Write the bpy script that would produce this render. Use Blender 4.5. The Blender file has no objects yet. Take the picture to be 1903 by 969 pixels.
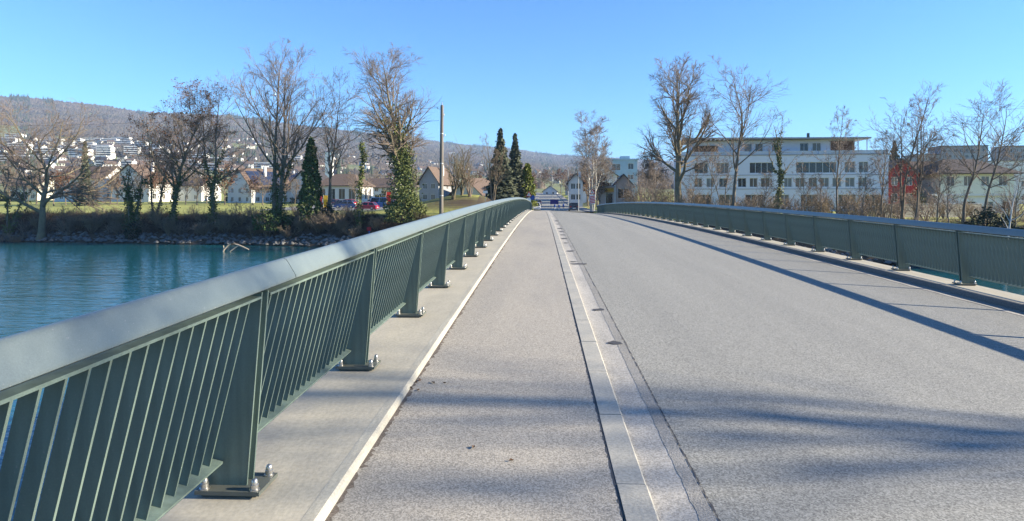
import bpy, math, random
import numpy as np
from mathutils import Vector, Matrix

# ------------------------------------------------------------------ camera, sky, sun, exposure
F_PX, W_PX, H_PX = 1150.0, 1903.0, 969.0
EYE, HOR = 1.6, 365.0
TH = math.atan((1007.0 - 951.5) / F_PX)          # the lens looks a little to the left of the bridge axis
sc = bpy.context.scene
COL = sc.collection
cam_d = bpy.data.cameras.new('camera')
cam_d.sensor_width = 36.0
cam_d.lens = 36.0 * F_PX / W_PX
cam_d.shift_y = -(H_PX / 2 - HOR) / W_PX
cam_d.clip_start, cam_d.clip_end = 0.05, 20000
cam = bpy.data.objects.new('camera', cam_d)
COL.objects.link(cam)
cam.location = (0, 0, EYE)
cam.rotation_euler = (math.radians(90), 0, TH)
sc.camera = cam

SUN_EL, SUN_BACK = math.radians(21.5), math.radians(1.0)   # from the right, a little behind
world = bpy.data.worlds.new('World')
sc.world = world
world.use_nodes = True
wn = world.node_tree.nodes
wn.clear()
sky = wn.new('ShaderNodeTexSky')
sky.sky_type = 'NISHITA'
sky.sun_disc = False
sky.sun_elevation = SUN_EL
sky.sun_rotation = math.radians(90) + SUN_BACK
sky.altitude = 400
sky.air_density = 1.0
sky.dust_density = 0.0
sky.ozone_density = 4.0
bg = wn.new('ShaderNodeBackground')
bg.inputs['Strength'].default_value = 0.075
wo = wn.new('ShaderNodeOutputWorld')
tint = wn.new('ShaderNodeMix'); tint.data_type = 'RGBA'; tint.blend_type = 'MULTIPLY'   # camera white balance of the clear winter sky
tint.inputs[0].default_value = 1.0
tint.inputs[7].default_value = (0.63, 0.97, 1.27, 1)
world.node_tree.links.new(sky.outputs[0], tint.inputs[6])
world.node_tree.links.new(tint.outputs[2], bg.inputs[0])
world.node_tree.links.new(bg.outputs[0], wo.inputs[0])

sun_d = bpy.data.lights.new('sun', 'SUN')
sun_d.energy = 5.0
sun_d.angle = math.radians(0.53)
sun_d.color = (1.0, 0.90, 0.715)
sun = bpy.data.objects.new('sun', sun_d)
COL.objects.link(sun)
SUN_DIR = Vector((math.cos(SUN_EL) * math.cos(SUN_BACK), -math.cos(SUN_EL) * math.sin(SUN_BACK), math.sin(SUN_EL)))
sun.rotation_euler = SUN_DIR.to_track_quat('Z', 'Y').to_euler()
sun.location = (60, -5, 40)

sc.view_settings.view_transform = 'Standard'
sc.view_settings.look = 'None'
sc.view_settings.gamma = 1.0
sc.view_settings.exposure = 1.50
sc.view_settings.use_curve_mapping = False
sc.cycles.max_bounces = 6
sc.cycles.diffuse_bounces = 3
sc.cycles.glossy_bounces = 3
sc.cycles.transmission_bounces = 3
sc.cycles.volume_bounces = 0
sc.cycles.use_denoising = True
sc.cycles.caustics_reflective = False
sc.cycles.caustics_refractive = False

RNG = np.random.default_rng(7)

# ------------------------------------------------------------------ helpers: space
def at(px, zc):
    """world x, y of the point seen in photo column px at depth zc"""
    xc = (px - W_PX / 2) / F_PX * zc
    return (math.cos(TH) * xc - math.sin(TH) * zc, math.sin(TH) * xc + math.cos(TH) * zc)

def zz(py, zc):
    return EYE + (HOR - py) / F_PX * zc

def depth(x, y):
    return -math.sin(TH) * x + math.cos(TH) * y

def sstep(a, b, t):
    t = np.clip((np.asarray(t, float) - a) / (b - a), 0, 1)
    return t * t * (3 - 2 * t)

S0, CURV = 0.0209, 0.00061
def prof(y):
    """height of the bridge deck / street along its length"""
    if y <= 88:
        return S0 * y - CURV * y * y / 2
    za, sa = S0 * 88 - CURV * 88 * 88 / 2, S0 - CURV * 88
    if y < 116:
        t = (y - 88) / 28.0
        h00, h10, h01 = 2*t**3 - 3*t*t + 1, t**3 - 2*t*t + t, -2*t**3 + 3*t*t
        return h00 * za + h10 * 28 * sa + h01 * (-1.0)
    return -1.0 + 5.0 * float(sstep(140, 420, y))

# ------------------------------------------------------------------ helpers: objects
def tag(o, label=None, cat=None, group=None, kind=None):
    if label: o['label'] = label
    if cat: o['category'] = cat
    if group: o['group'] = group
    if kind: o['kind'] = kind
    return o

def thing(name, label, cat, loc=(0, 0, 0), rz=0.0, group=None):
    o = bpy.data.objects.new(name, None)
    o.empty_display_size = 0.3
    COL.objects.link(o)
    o.location = loc
    o.rotation_euler = (0, 0, rz)
    return tag(o, label, cat, group)

def link(name, me, parent=None, loc=None, rz=None):
    o = bpy.data.objects.new(name, me)
    COL.objects.link(o)
    if parent is not None: o.parent = parent
    if loc is not None: o.location = loc
    if rz is not None: o.rotation_euler = (0, 0, rz)
    if name == 'window_row': o['kind'] = 'stuff'      # panes of a far house, too small to pick apart
    return o

def copy_tree(o, parent=None):
    c = o.copy()
    COL.objects.link(c)
    c.parent = parent
    for ch in list(o.children):
        copy_tree(ch, c)
    return c

def mesh_np(name, V, Q, mats, smooth=False, T=None, midx=None):
    """mesh from numpy vertices, quads Q and triangles T"""
    V = np.asarray(V, np.float32)
    Q = np.zeros((0, 4), np.int32) if Q is None else np.asarray(Q, np.int32)
    T = np.zeros((0, 3), np.int32) if T is None else np.asarray(T, np.int32)
    me = bpy.data.meshes.new(name)
    me.vertices.add(len(V))
    me.vertices.foreach_set('co', V.ravel())
    nl = Q.size + T.size
    me.loops.add(nl)
    me.loops.foreach_set('vertex_index', np.concatenate([Q.ravel(), T.ravel()]).astype(np.int32))
    npoly = len(Q) + len(T)
    me.polygons.add(npoly)
    ls = np.concatenate([np.arange(len(Q)) * 4, Q.size + np.arange(len(T)) * 3]).astype(np.int32)
    me.polygons.foreach_set('loop_start', ls)
    if midx is not None:
        me.polygons.foreach_set('material_index', np.asarray(midx, np.int32))
    if smooth:
        me.polygons.foreach_set('use_smooth', np.ones(npoly, bool))
    for m in (mats if isinstance(mats, (list, tuple)) else [mats]):
        me.materials.append(m)
    me.update()
    me.validate()
    return me

class MB:
    """collects faces for ONE mesh"""
    def __init__(self):
        self.v, self.f, self.m = [], [], []
    def add(self, vs, fs, mi=0):
        n = len(self.v)
        self.v += [tuple(p) for p in vs]
        self.f += [tuple(i + n for i in f) for f in fs]
        self.m += [mi] * len(fs)
        return self
    def box(self, x0, x1, y0, y1, z0, z1, mi=0):
        return self.hexa([(x0,y0,z0),(x1,y0,z0),(x1,y1,z0),(x0,y1,z0),(x0,y0,z1),(x1,y0,z1),(x1,y1,z1),(x0,y1,z1)], mi)
    def hexa(self, p, mi=0):
        return self.add(p, [(3,2,1,0),(4,5,6,7),(0,1,5,4),(1,2,6,5),(2,3,7,6),(3,0,4,7)], mi)
    def prism(self, poly, fn, a, b, mi=0):
        """polygon (2-D) extruded between parameters a and b; fn(u, v, t) -> point"""
        n = len(poly)
        vs = [fn(u, v, a) for u, v in poly] + [fn(u, v, b) for u, v in poly]
        fs = [tuple(reversed(range(n))), tuple(range(n, 2*n))] + [(i, (i+1) % n, n + (i+1) % n, n + i) for i in range(n)]
        return self.add(vs, fs, mi)
    def lathe(self, prof_, cx=0, cy=0, cz=0, seg=12, mi=0, axis='z'):
        vs, fs = [], []
        for r, h in prof_:
            for k in range(seg):
                a = 2 * math.pi * k / seg
                if axis == 'z': vs.append((cx + r*math.cos(a), cy + r*math.sin(a), cz + h))
                else: vs.append((cx + h, cy + r*math.cos(a), cz + r*math.sin(a)))
        for i in range(len(prof_) - 1):
            for k in range(seg):
                fs.append((i*seg + k, i*seg + (k+1) % seg, (i+1)*seg + (k+1) % seg, (i+1)*seg + k))
        fs.append(tuple(reversed(range(seg))))
        fs.append(tuple(range((len(prof_)-1)*seg, len(prof_)*seg)))
        return self.add(vs, fs, mi)
    def tube(self, pts, radii, seg=8, mi=0):
        P = np.array(pts, float)[None]; R = np.array(radii, float)[None]
        V, Q = tubes(P, R, seg)
        n = len(pts)
        self.add(V, Q, mi)
        m = len(self.v) - len(V)
        self.f.append(tuple(m + k for k in reversed(range(seg)))); self.m.append(mi)
        self.f.append(tuple(m + (n-1)*seg + k for k in range(seg))); self.m.append(mi)
        return self
    def mesh(self, name, mats, smooth=False):
        me = bpy.data.meshes.new(name)
        me.from_pydata(self.v, [], self.f)
        for m in (mats if isinstance(mats, (list, tuple)) else [mats]):
            me.materials.append(m)
        if any(self.m):
            me.polygons.foreach_set('material_index', self.m)
        if smooth:
            me.polygons.foreach_set('use_smooth', [True] * len(me.polygons))
            try: me.set_sharp_from_angle(angle=math.radians(38))
            except Exception: pass
        me.update()
        return me
    def build(self, name, mats, parent=None, smooth=False, loc=None):
        return link(name, self.mesh(name, mats, smooth), parent, loc)

def tubes(P, R, sides):
    """P (B,n,3) polylines, R (B,n) radii -> verts, quads"""
    B, n, _ = P.shape
    T = np.empty_like(P)
    T[:, 1:-1] = P[:, 2:] - P[:, :-2]
    T[:, 0] = P[:, 1] - P[:, 0]
    T[:, -1] = P[:, -1] - P[:, -2]
    T /= np.linalg.norm(T, axis=2, keepdims=True) + 1e-9
    ref = np.where(np.abs(T[:, :1, 2:3]) > 0.9, np.array([[[1., 0, 0]]]), np.array([[[0, 0, 1.]]]))
    U = np.cross(T, np.broadcast_to(ref, T.shape)); U /= np.linalg.norm(U, axis=2, keepdims=True) + 1e-9
    Vv = np.cross(T, U)
    a = np.arange(sides) * 2 * math.pi / sides
    ring = P[:, :, None, :] + R[:, :, None, None] * (np.cos(a)[None, None, :, None] * U[:, :, None, :] + np.sin(a)[None, None, :, None] * Vv[:, :, None, :])
    idx = np.arange(B * n * sides).reshape(B, n, sides)
    nx = np.roll(idx, -1, axis=2)
    Q = np.stack([idx[:, :-1], nx[:, :-1], nx[:, 1:], idx[:, 1:]], axis=-1).reshape(-1, 4)
    return ring.reshape(-1, 3), Q

# ------------------------------------------------------------------ helpers: materials
MATS = {}
def mat(name, col, rough=0.85, var=None, scale=3.0, amount=0.5, detail=4, bump=0.0, bscale=None, spec=0.3, metal=0.0,
        stretch=(1, 1, 1), col2=None, coat=0.0, fine=None, cells=False):
    """procedural material: base colour mixed by noise with col2 (or a darker shade), optional fine speckle and bump"""
    if name in MATS: return MATS[name]
    m = bpy.data.materials.new(name); MATS[name] = m
    m.use_nodes = True
    nt = m.node_tree; N, L = nt.nodes, nt.links
    b = N['Principled BSDF']
    b.inputs['Roughness'].default_value = rough
    b.inputs['Specular IOR Level'].default_value = spec
    b.inputs['Metallic'].default_value = metal
    b.inputs['Coat Weight'].default_value = coat
    c1 = (*col, 1)
    c2 = (*(col2 if col2 else [c * 0.6 for c in col]), 1)
    tc = N.new('ShaderNodeTexCoord'); mp = N.new('ShaderNodeMapping')
    mp.inputs['Scale'].default_value = stretch
    L.new(tc.outputs['Object'], mp.inputs['Vector'])
    nz = N.new('ShaderNodeTexNoise')
    nz.inputs['Scale'].default_value = scale; nz.inputs['Detail'].default_value = detail; nz.inputs['Roughness'].default_value = 0.6
    L.new(mp.outputs[0], nz.inputs['Vector'])
    rp = N.new('ShaderNodeMapRange'); rp.inputs[1].default_value = 0.5 - 0.32 * 1; rp.inputs[2].default_value = 0.5 + 0.32
    rp.inputs[3].default_value = 0.0; rp.inputs[4].default_value = amount * 2 if amount < .5 else 1.0
    L.new(nz.outputs['Fac'], rp.inputs[0])
    mx = N.new('ShaderNodeMix'); mx.data_type = 'RGBA'
    mx.inputs[6].default_value = c1; mx.inputs[7].default_value = c2
    L.new(rp.outputs[0], mx.inputs[0])
    out = mx.outputs[2]
    if fine:
        fs, famt = fine
        if cells:
            vo = N.new('ShaderNodeTexVoronoi'); vo.inputs['Scale'].default_value = fs
            L.new(tc.outputs['Object'], vo.inputs['Vector'])
            n2 = N.new('ShaderNodeSeparateColor'); L.new(vo.outputs['Color'], n2.inputs[0])
        else:
            n2 = N.new('ShaderNodeTexNoise'); n2.inputs['Scale'].default_value = fs; n2.inputs['Detail'].default_value = 2
            L.new(tc.outputs['Object'], n2.inputs['Vector'])
        r2 = N.new('ShaderNodeMapRange'); r2.inputs[1].default_value = 0.3; r2.inputs[2].default_value = 0.7
        r2.inputs[3].default_value = 1 - famt; r2.inputs[4].default_value = 1 + famt
        L.new(n2.outputs[0 if cells else 'Fac'], r2.inputs[0])
        if cells: r2.inputs[1].default_value, r2.inputs[2].default_value = 0.0, 1.0
        m2 = N.new('ShaderNodeMix'); m2.data_type = 'RGBA'; m2.blend_type = 'MULTIPLY'; m2.inputs[0].default_value = 1
        L.new(out, m2.inputs[6]); L.new(r2.outputs[0], m2.inputs[7])
        out = m2.outputs[2]
    L.new(out, b.inputs['Base Color'])
    if bump:
        n3 = N.new('ShaderNodeTexNoise'); n3.inputs['Scale'].default_value = bscale or scale * 4; n3.inputs['Detail'].default_value = 3
        L.new(mp.outputs[0], n3.inputs['Vector'])
        bp = N.new('ShaderNodeBump'); bp.inputs['Strength'].default_value = bump; bp.inputs['Distance'].default_value = 0.02
        L.new(n3.outputs['Fac'], bp.inputs['Height']); L.new(bp.outputs[0], b.inputs['Normal'])
    return m

def nodes_of(m):
    return m.node_tree.nodes, m.node_tree.links, m.node_tree.nodes['Principled BSDF']

M_ASPH = mat('asphalt', (0.272, 0.262, 0.232), 0.9, scale=1.0, amount=0.5, col2=(0.20, 0.195, 0.178), fine=(115, 0.44), cells=True, bump=0.08, bscale=130, stretch=(1, 0.05, 1))
M_ASPH_OLD = mat('asphalt_patch_strip', (0.32, 0.30, 0.268), 0.9, scale=2.0, amount=0.5, fine=(90, 0.35), bump=0.3, bscale=110)
M_WALK = mat('sidewalk_asphalt', (0.395, 0.35, 0.285), 0.9, scale=1.3, amount=0.5, col2=(0.285, 0.262, 0.228), fine=(135, 0.4), cells=True, bump=0.08, bscale=140, stretch=(1, 0.22, 1))
M_CONC = mat('ledge_concrete', (0.50, 0.45, 0.35), 0.85, scale=2.2, amount=0.5, col2=(0.32, 0.295, 0.245), fine=(40, 0.10), bump=0.08, bscale=40, stretch=(1, 0.4, 1))
M_KERB = mat('kerb_concrete', (0.45, 0.41, 0.335), 0.8, scale=4, amount=0.5, col2=(0.28, 0.275, 0.25), fine=(60, 0.15), bump=0.1, bscale=60)
M_CURB = mat('curb_concrete', (0.47, 0.44, 0.36), 0.8, scale=6, amount=0.5, col2=(0.28, 0.26, 0.22), fine=(70, 0.12), bump=0.15, bscale=30, stretch=(1, 0.3, 1))
M_GUT = mat('gutter_concrete', (0.50, 0.455, 0.39), 0.9, scale=2.5, amount=0.5, col2=(0.27, 0.255, 0.23), fine=(110, 0.3), cells=True, bump=0.08, bscale=80, stretch=(1, 0.25, 1))
M_TAR = mat('tar', (0.085, 0.08, 0.078), 0.7, scale=30, amount=0.5)
M_RAIL = mat('rail_paint_green', (0.128, 0.172, 0.145), 0.42, scale=14, amount=0.25, col2=(0.145, 0.188, 0.158), spec=0.4, fine=(160, 0.06))
M_CAP = mat('rail_cap_paint', (0.152, 0.18, 0.17), 0.36, scale=1.6, amount=0.3, col2=(0.115, 0.142, 0.138), spec=0.75, fine=(220, 0.10))
for m_, amt_, amt_d in ((M_CAP, .16, .035), (M_RAIL, .10, .14)):
    n_, l_, b_ = nodes_of(m_)
    src = b_.inputs['Base Color'].links[0].from_socket
    tc_ = n_.new('ShaderNodeTexCoord'); vz = n_.new('ShaderNodeTexNoise'); vz.inputs['Scale'].default_value = 95; vz.inputs['Detail'].default_value = 1
    l_.new(tc_.outputs['Object'], vz.inputs['Vector'])
    th_ = n_.new('ShaderNodeMapRange'); th_.inputs[1].default_value = .72; th_.inputs[2].default_value = .77; th_.inputs[4].default_value = .6
    l_.new(vz.outputs['Fac'], th_.inputs[0])
    mm = n_.new('ShaderNodeMix'); mm.data_type = 'RGBA'; mm.inputs[7].default_value = (amt_ + .12, amt_ + .12, amt_ + .1, 1)
    l_.new(th_.outputs[0], mm.inputs[0]); l_.new(src, mm.inputs[6])
    st_ = n_.new('ShaderNodeMapping'); st_.inputs['Scale'].default_value = (9, 9, .8); l_.new(tc_.outputs['Object'], st_.inputs[0])
    dz = n_.new('ShaderNodeTexNoise'); dz.inputs['Scale'].default_value = 2.2; dz.inputs['Detail'].default_value = 5; l_.new(st_.outputs[0], dz.inputs['Vector'])
    dr = n_.new('ShaderNodeMapRange'); dr.inputs[1].default_value = .35; dr.inputs[2].default_value = .7; dr.inputs[3].default_value = 1.0 + amt_d; dr.inputs[4].default_value = 1.0 - amt_d * 1.3
    l_.new(dz.outputs['Fac'], dr.inputs[0])
    mu = n_.new('ShaderNodeMix'); mu.data_type = 'RGBA'; mu.blend_type = 'MULTIPLY'; mu.inputs[0].default_value = 1
    l_.new(mm.outputs[2], mu.inputs[6]); l_.new(dr.outputs[0], mu.inputs[7]); l_.new(mu.outputs[2], b_.inputs['Base Color'])
M_STEEL = mat('bolt_steel', (0.6, 0.58, 0.54), 0.35, scale=40, amount=0.3, metal=0.9)
M_BARK = mat('bark', (0.25, 0.20, 0.145), 0.95, scale=2.5, amount=0.5, col2=(0.105, 0.085, 0.066), bump=0.4, bscale=12)
M_BARK_OLIVE = mat('bark_mossy', (0.24, 0.20, 0.115), 0.95, scale=1.5, amount=0.5, col2=(0.11, 0.09, 0.065), bump=0.4, bscale=12)
M_TWIG = mat('twig_bark', (0.27, 0.205, 0.15), 0.95, scale=0.6, amount=0.5, col2=(0.165, 0.128, 0.10))
M_TWIG_GREY = mat('twig_bark_grey', (0.27, 0.215, 0.175), 0.95, scale=0.6, amount=0.5, col2=(0.17, 0.14, 0.12))
M_BIRCH = mat('birch_bark', (0.62, 0.59, 0.54), 0.8, scale=3.0, amount=0.5, col2=(0.25, 0.23, 0.2), stretch=(1, 1, 4))
M_IVY = mat('ivy_leaf', (0.085, 0.12, 0.035), 0.55, scale=1.6, amount=0.5, col2=(0.15, 0.155, 0.055), spec=0.12)
M_IVY_DARK = mat('ivy_leaf_dark', (0.055, 0.09, 0.03), 0.55, scale=1.2, amount=0.5, col2=(0.085, 0.12, 0.04), spec=0.12)
M_OLIVE = mat('mistle_green', (0.12, 0.12, 0.04), 0.7, scale=1.0, amount=0.5, col2=(0.07, 0.08, 0.03))
M_RUSSET = mat('russet_leaf', (0.17, 0.075, 0.032), 0.8, scale=1.2, amount=0.5, col2=(0.09, 0.04, 0.022))
M_NEEDLE = mat('spruce_needle', (0.07, 0.088, 0.052), 0.8, scale=0.9, amount=0.5, col2=(0.125, 0.13, 0.08))
M_THUJA = mat('thuja_green', (0.17, 0.18, 0.02), 0.7, scale=1.0, amount=0.5, col2=(0.08, 0.11, 0.02))
M_EVERG = mat('evergreen_dark', (0.018, 0.032, 0.02), 0.75, scale=1.0, amount=0.5, col2=(0.035, 0.05, 0.025))
M_HEDGE = mat('hedge_leaf', (0.06, 0.09, 0.02), 0.75, scale=1.5, amount=0.5, col2=(0.10, 0.12, 0.03))
M_DRY = mat('dry_brush', (0.30, 0.235, 0.15), 0.95, scale=0.35, amount=0.5, col2=(0.14, 0.105, 0.072))
M_TAN = mat('tan_beech_hedge', (0.30, 0.20, 0.11), 0.9, scale=1.2, amount=0.5, col2=(0.16, 0.10, 0.06))
M_GLASS = mat('window_glass', (0.02, 0.024, 0.028), 0.08, scale=0.5, amount=0.4, spec=0.7)
M_WHITE = mat('white_render', (0.74, 0.73, 0.70), 0.85, scale=0.8, amount=0.25, col2=(0.62, 0.61, 0.58))
M_FRAME = mat('window_frame_white', (0.75, 0.75, 0.74), 0.6, scale=4, amount=0.2)

# ------------------------------------------------------------------ ground, river
def far_bank(x):
    return np.interp(x, [-400, -200, -82, -42, 0, 36, 80, 200, 400], [128, 106, 91.5, 86.5, 77, 64.5, 48, 10, -40])
def near_bank(x):
    return np.interp(x, [-400, -120, -40, 0, 12, 40, 120, 400], [20, 6, -4, -5, 9, 14, -22, -120])
WATER_Z = -5.4

def ground_z(X, Y):
    X = np.asarray(X, float); Y = np.asarray(Y, float)
    Z = -math.sin(TH) * X + math.cos(TH) * Y
    land = -1.25 + 1.6 * sstep(92, 200, Z) + 3.6 * sstep(180, 420, Z) + 0.10 * np.sin(X * .13 + 1) * np.sin(Y * .11)
    mx_, my_ = at(884, 101)
    land = land + 2.35 * np.exp(-(((X - mx_) / 9.0) ** 2 + ((Y - my_) / 7.0) ** 2))
    mx_, my_ = at(815, 99)
    land = land + 1.0 * np.exp(-(((X - mx_) / 11.0) ** 2 + ((Y - my_) / 6.0) ** 2))
    road = np.vectorize(prof)(np.clip(Y, -200, 420)) - 0.5
    wr = 1 - sstep(6.5, 13, np.abs(X - 3.2))
    land = np.where(Y > 60, land * (1 - wr) + np.minimum(road, 4.0) * wr, land)
    d1 = Y - far_bank(X)
    z = np.where(d1 > 0, WATER_Z - 0.1 + (land - WATER_Z + 0.1) * sstep(-1.5, 8.5, d1), land)
    d2 = near_bank(X) - Y
    nb = -1.0 + 0 * X
    z = np.where((d1 <= 0), WATER_Z - 0.55 + 0 * z, z)
    z = np.where(d2 > 0, WATER_Z - 0.5 + (nb - WATER_Z + 0.5) * sstep(-1.0, 5.0, d2), z)
    under = (1 - sstep(9, 12, np.abs(X - 3.2))) * (Y < 0)
    z = np.where((d2 > 0), np.minimum(z, z * (1 - under) + (-1.6) * under), z)
    return z

def axis(*segs):
    out = []
    for a, b, n in segs: out += list(np.linspace(a, b, n, endpoint=False))
    return np.array(out + [segs[-1][1]])
gx = axis((-9000, -1500, 14), (-1500, -300, 30), (-300, -110, 40), (-110, 90, 160), (90, 300, 45), (300, 1500, 30), (1500, 9000, 14))
gy = axis((-3000, -60, 20), (-60, 30, 30), (30, 125, 115), (125, 420, 60), (420, 1500, 24), (1500, 9000, 18))
GX, GY = np.meshgrid(gx, gy)
GZ = ground_z(GX, GY)
nx_, ny_ = len(gx), len(gy)
idx = np.arange(nx_ * ny_).reshape(ny_, nx_)
Q = np.stack([idx[:-1, :-1], idx[:-1, 1:], idx[1:, 1:], idx[1:, :-1]], -1).reshape(-1, 4)
M_GRASS = mat('winter_grass', (0.34, 0.33, 0.085), 0.95, scale=0.09, amount=0.5, col2=(0.24, 0.255, 0.065), fine=(1.6, 0.3))
n_, l_, b_ = nodes_of(M_GRASS)
# brown earth and leaf litter on the steep bank and rough straw patches
geo = n_.new('ShaderNodeNewGeometry'); sep = n_.new('ShaderNodeSeparateXYZ'); l_.new(geo.outputs['True Normal'], sep.inputs[0])
mr = n_.new('ShaderNodeMapRange'); mr.inputs[1].default_value = 0.93; mr.inputs[2].default_value = 0.985; mr.inputs[3].default_value = 1; mr.inputs[4].default_value = 0
l_.new(sep.outputs['Z'], mr.inputs[0])
old = b_.inputs['Base Color'].links[0].from_socket
mixb = n_.new('ShaderNodeMix'); mixb.data_type = 'RGBA'
mixb.inputs[7].default_value = (0.075, 0.056, 0.038, 1)
l_.new(mr.outputs[0], mixb.inputs[0]); l_.new(old, mixb.inputs[6]); l_.new(mixb.outputs[2], b_.inputs['Base Color'])
ground = link('ground', mesh_np('ground', np.stack([GX, GY, GZ], -1).reshape(-1, 3), Q, M_GRASS, smooth=True))
tag(ground, kind='structure')

M_WATER = bpy.data.materials.new('river_water')
M_WATER.use_nodes = True
n_, l_, b_ = nodes_of(M_WATER)
b_.inputs['Base Color'].default_value = (0.010, 0.088, 0.108, 1)
b_.inputs['Roughness'].default_value = 0.06
b_.inputs['IOR'].default_value = 1.33
b_.inputs['Specular IOR Level'].default_value = 0.5
tc = n_.new('ShaderNodeTexCoord')
heights = []
for sx, sy, scl, wgt in ((0.30, 1.0, 0.9, 0.9), (0.4, 1.0, 2.6, 0.6), (0.10, 0.3, 0.6, 1.2)):
    mp = n_.new('ShaderNodeMapping'); mp.inputs['Scale'].default_value = (sx, sy, 1); mp.inputs['Rotation'].default_value = (0, 0, 0.12)
    nz = n_.new('ShaderNodeTexNoise'); nz.inputs['Scale'].default_value = scl; nz.inputs['Detail'].default_value = 3; nz.inputs['Distortion'].default_value = 0.6
    l_.new(tc.outputs['Object'], mp.inputs[0]); l_.new(mp.outputs[0], nz.inputs['Vector'])
    ml = n_.new('ShaderNodeMath'); ml.operation = 'MULTIPLY'; ml.inputs[1].default_value = wgt
    l_.new(nz.outputs['Fac'], ml.inputs[0]); heights.append(ml)
a1 = n_.new('ShaderNodeMath'); a1.operation = 'ADD'; l_.new(heights[0].outputs[0], a1.inputs[0]); l_.new(heights[1].outputs[0], a1.inputs[1])
a2 = n_.new('ShaderNodeMath'); a2.operation = 'ADD'; l_.new(a1.outputs[0], a2.inputs[0]); l_.new(heights[2].outputs[0], a2.inputs[1])
bp = n_.new('ShaderNodeBump'); bp.inputs['Strength'].default_value = 0.32; bp.inputs['Distance'].default_value = 0.18
l_.new(a2.outputs[0], bp.inputs['Height']); l_.new(bp.outputs[0], b_.inputs['Normal'])
wx = axis((-600, 500, 12)); wy = axis((-300, 200, 10))
WX, WY = np.meshgrid(wx, wy)
idx = np.arange(WX.size).reshape(WX.shape)
Q = np.stack([idx[:-1, :-1], idx[:-1, 1:], idx[1:, 1:], idx[1:, :-1]], -1).reshape(-1, 4)
river = link('water', mesh_np('water', np.stack([WX, WY, WX * 0 + WATER_Z], -1).reshape(-1, 3), Q, M_WATER))
tag(river, kind='structure')

# ------------------------------------------------------------------ hills with their woods
RIDGE = np.array([(-2500, 215), (-900, 190), (-200, 178), (0, 177), (60, 180), (120, 187), (200, 195), (260, 206), (430, 213), (560, 231), (640, 240),
                  (700, 246), (780, 256), (850, 265), (930, 272), (975, 277), (1010, 283), (1060, 287), (1180, 293), (1300, 300), (1500, 312), (1903, 322), (3000, 325), (4600, 330)], float)
RDIST = np.array([(-2500, 2300), (0, 2000), (400, 2300), (700, 2900), (900, 3500), (1180, 4200), (1903, 4800), (4600, 5000)], float)
def hill_point(px, v):
    """a point on the hillside: v = 0 at the foot, 1 on the ridge"""
    ry = np.interp(px, RIDGE[:, 0], RIDGE[:, 1]); rz = np.interp(px, RDIST[:, 0], RDIST[:, 1])
    z0 = 410.0
    Z = z0 * (rz / z0) ** v
    py = 357.0 - (357.0 - ry - 3.0) * v ** 1.08 + 2.5 * np.sin(px * .013 + v * 9) * v * (1 - v) * 2
    xc = (px - W_PX / 2) / F_PX * Z
    return np.stack([math.cos(TH) * xc - math.sin(TH) * Z, math.sin(TH) * xc + math.cos(TH) * Z, EYE + (HOR - py) / F_PX * Z], -1)
hp = np.linspace(-1000, 2900, 200); hv = np.linspace(0, 1, 60)
HP, HV = np.meshgrid(hp, hv)
HV3 = hill_point(HP, HV)
back = HV3[-1:] * np.array([1.15, 1.15, 0.5])
low = HV3[:1] - np.array([0, 0, 12.0])
allv = np.concatenate([low, HV3, back], 0)
idx = np.arange(allv.shape[0] * allv.shape[1]).reshape(allv.shape[:2])
Q = np.stack([idx[:-1, :-1], idx[:-1, 1:], idx[1:, 1:], idx[1:, :-1]], -1).reshape(-1, 4)
M_HILL = mat('hill_meadow', (0.20, 0.225, 0.07), 0.95, scale=0.004, amount=0.5, col2=(0.165, 0.16, 0.08), fine=(0.03, 0.2))
hills = tag(link('hills', mesh_np('hills', allv.reshape(-1, 3), Q, M_HILL, smooth=True)), kind='structure')

OCT_V = np.array([(1, 0, 0), (.31, .95, 0), (-.81, .59, 0), (-.81, -.59, 0), (.31, -.95, 0), (0, 0, 1.0), (0, 0, -.7)])
OCT_T = np.array([(0, 1, 5), (1, 2, 5), (2, 3, 5), (3, 4, 5), (4, 0, 5), (1, 0, 6), (2, 1, 6), (3, 2, 6), (4, 3, 6), (0, 4, 6)])
def forest_mask(px, v, ry):
    f = np.sin(px * .021 + 3 * v) + np.sin(px * .0083 + 1.3 + v * 7) + .8 * np.sin(px * .05 + v * 15)
    low_lim = np.interp(px, [-2500, -300, 0, 150, 300, 500, 700, 900, 1200, 4600], [.5, .52, .50, .46, .45, .40, .42, .40, .30, .3])
    field = ((px < 40) & (v > .55) & (v < .72)) | ((px > 100) & (px < 185) & (v > .52) & (v < .64)) | ((px > 430) & (px < 480) & (v > .58) & (v < .66)) | ((px > 640) & (px < 700) & (v > .34) & (v < .48))
    return ((v > low_lim) | ((f > .35) & (v > .08))) & ~field
PYR_V = np.array([(1, 0, 0), (0, 1, 0), (-1, 0, 0), (0, -1, 0), (0, 0, 1.0)])
PYR_T = np.array([(0, 1, 4), (1, 2, 4), (2, 3, 4), (3, 0, 4)])
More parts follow.
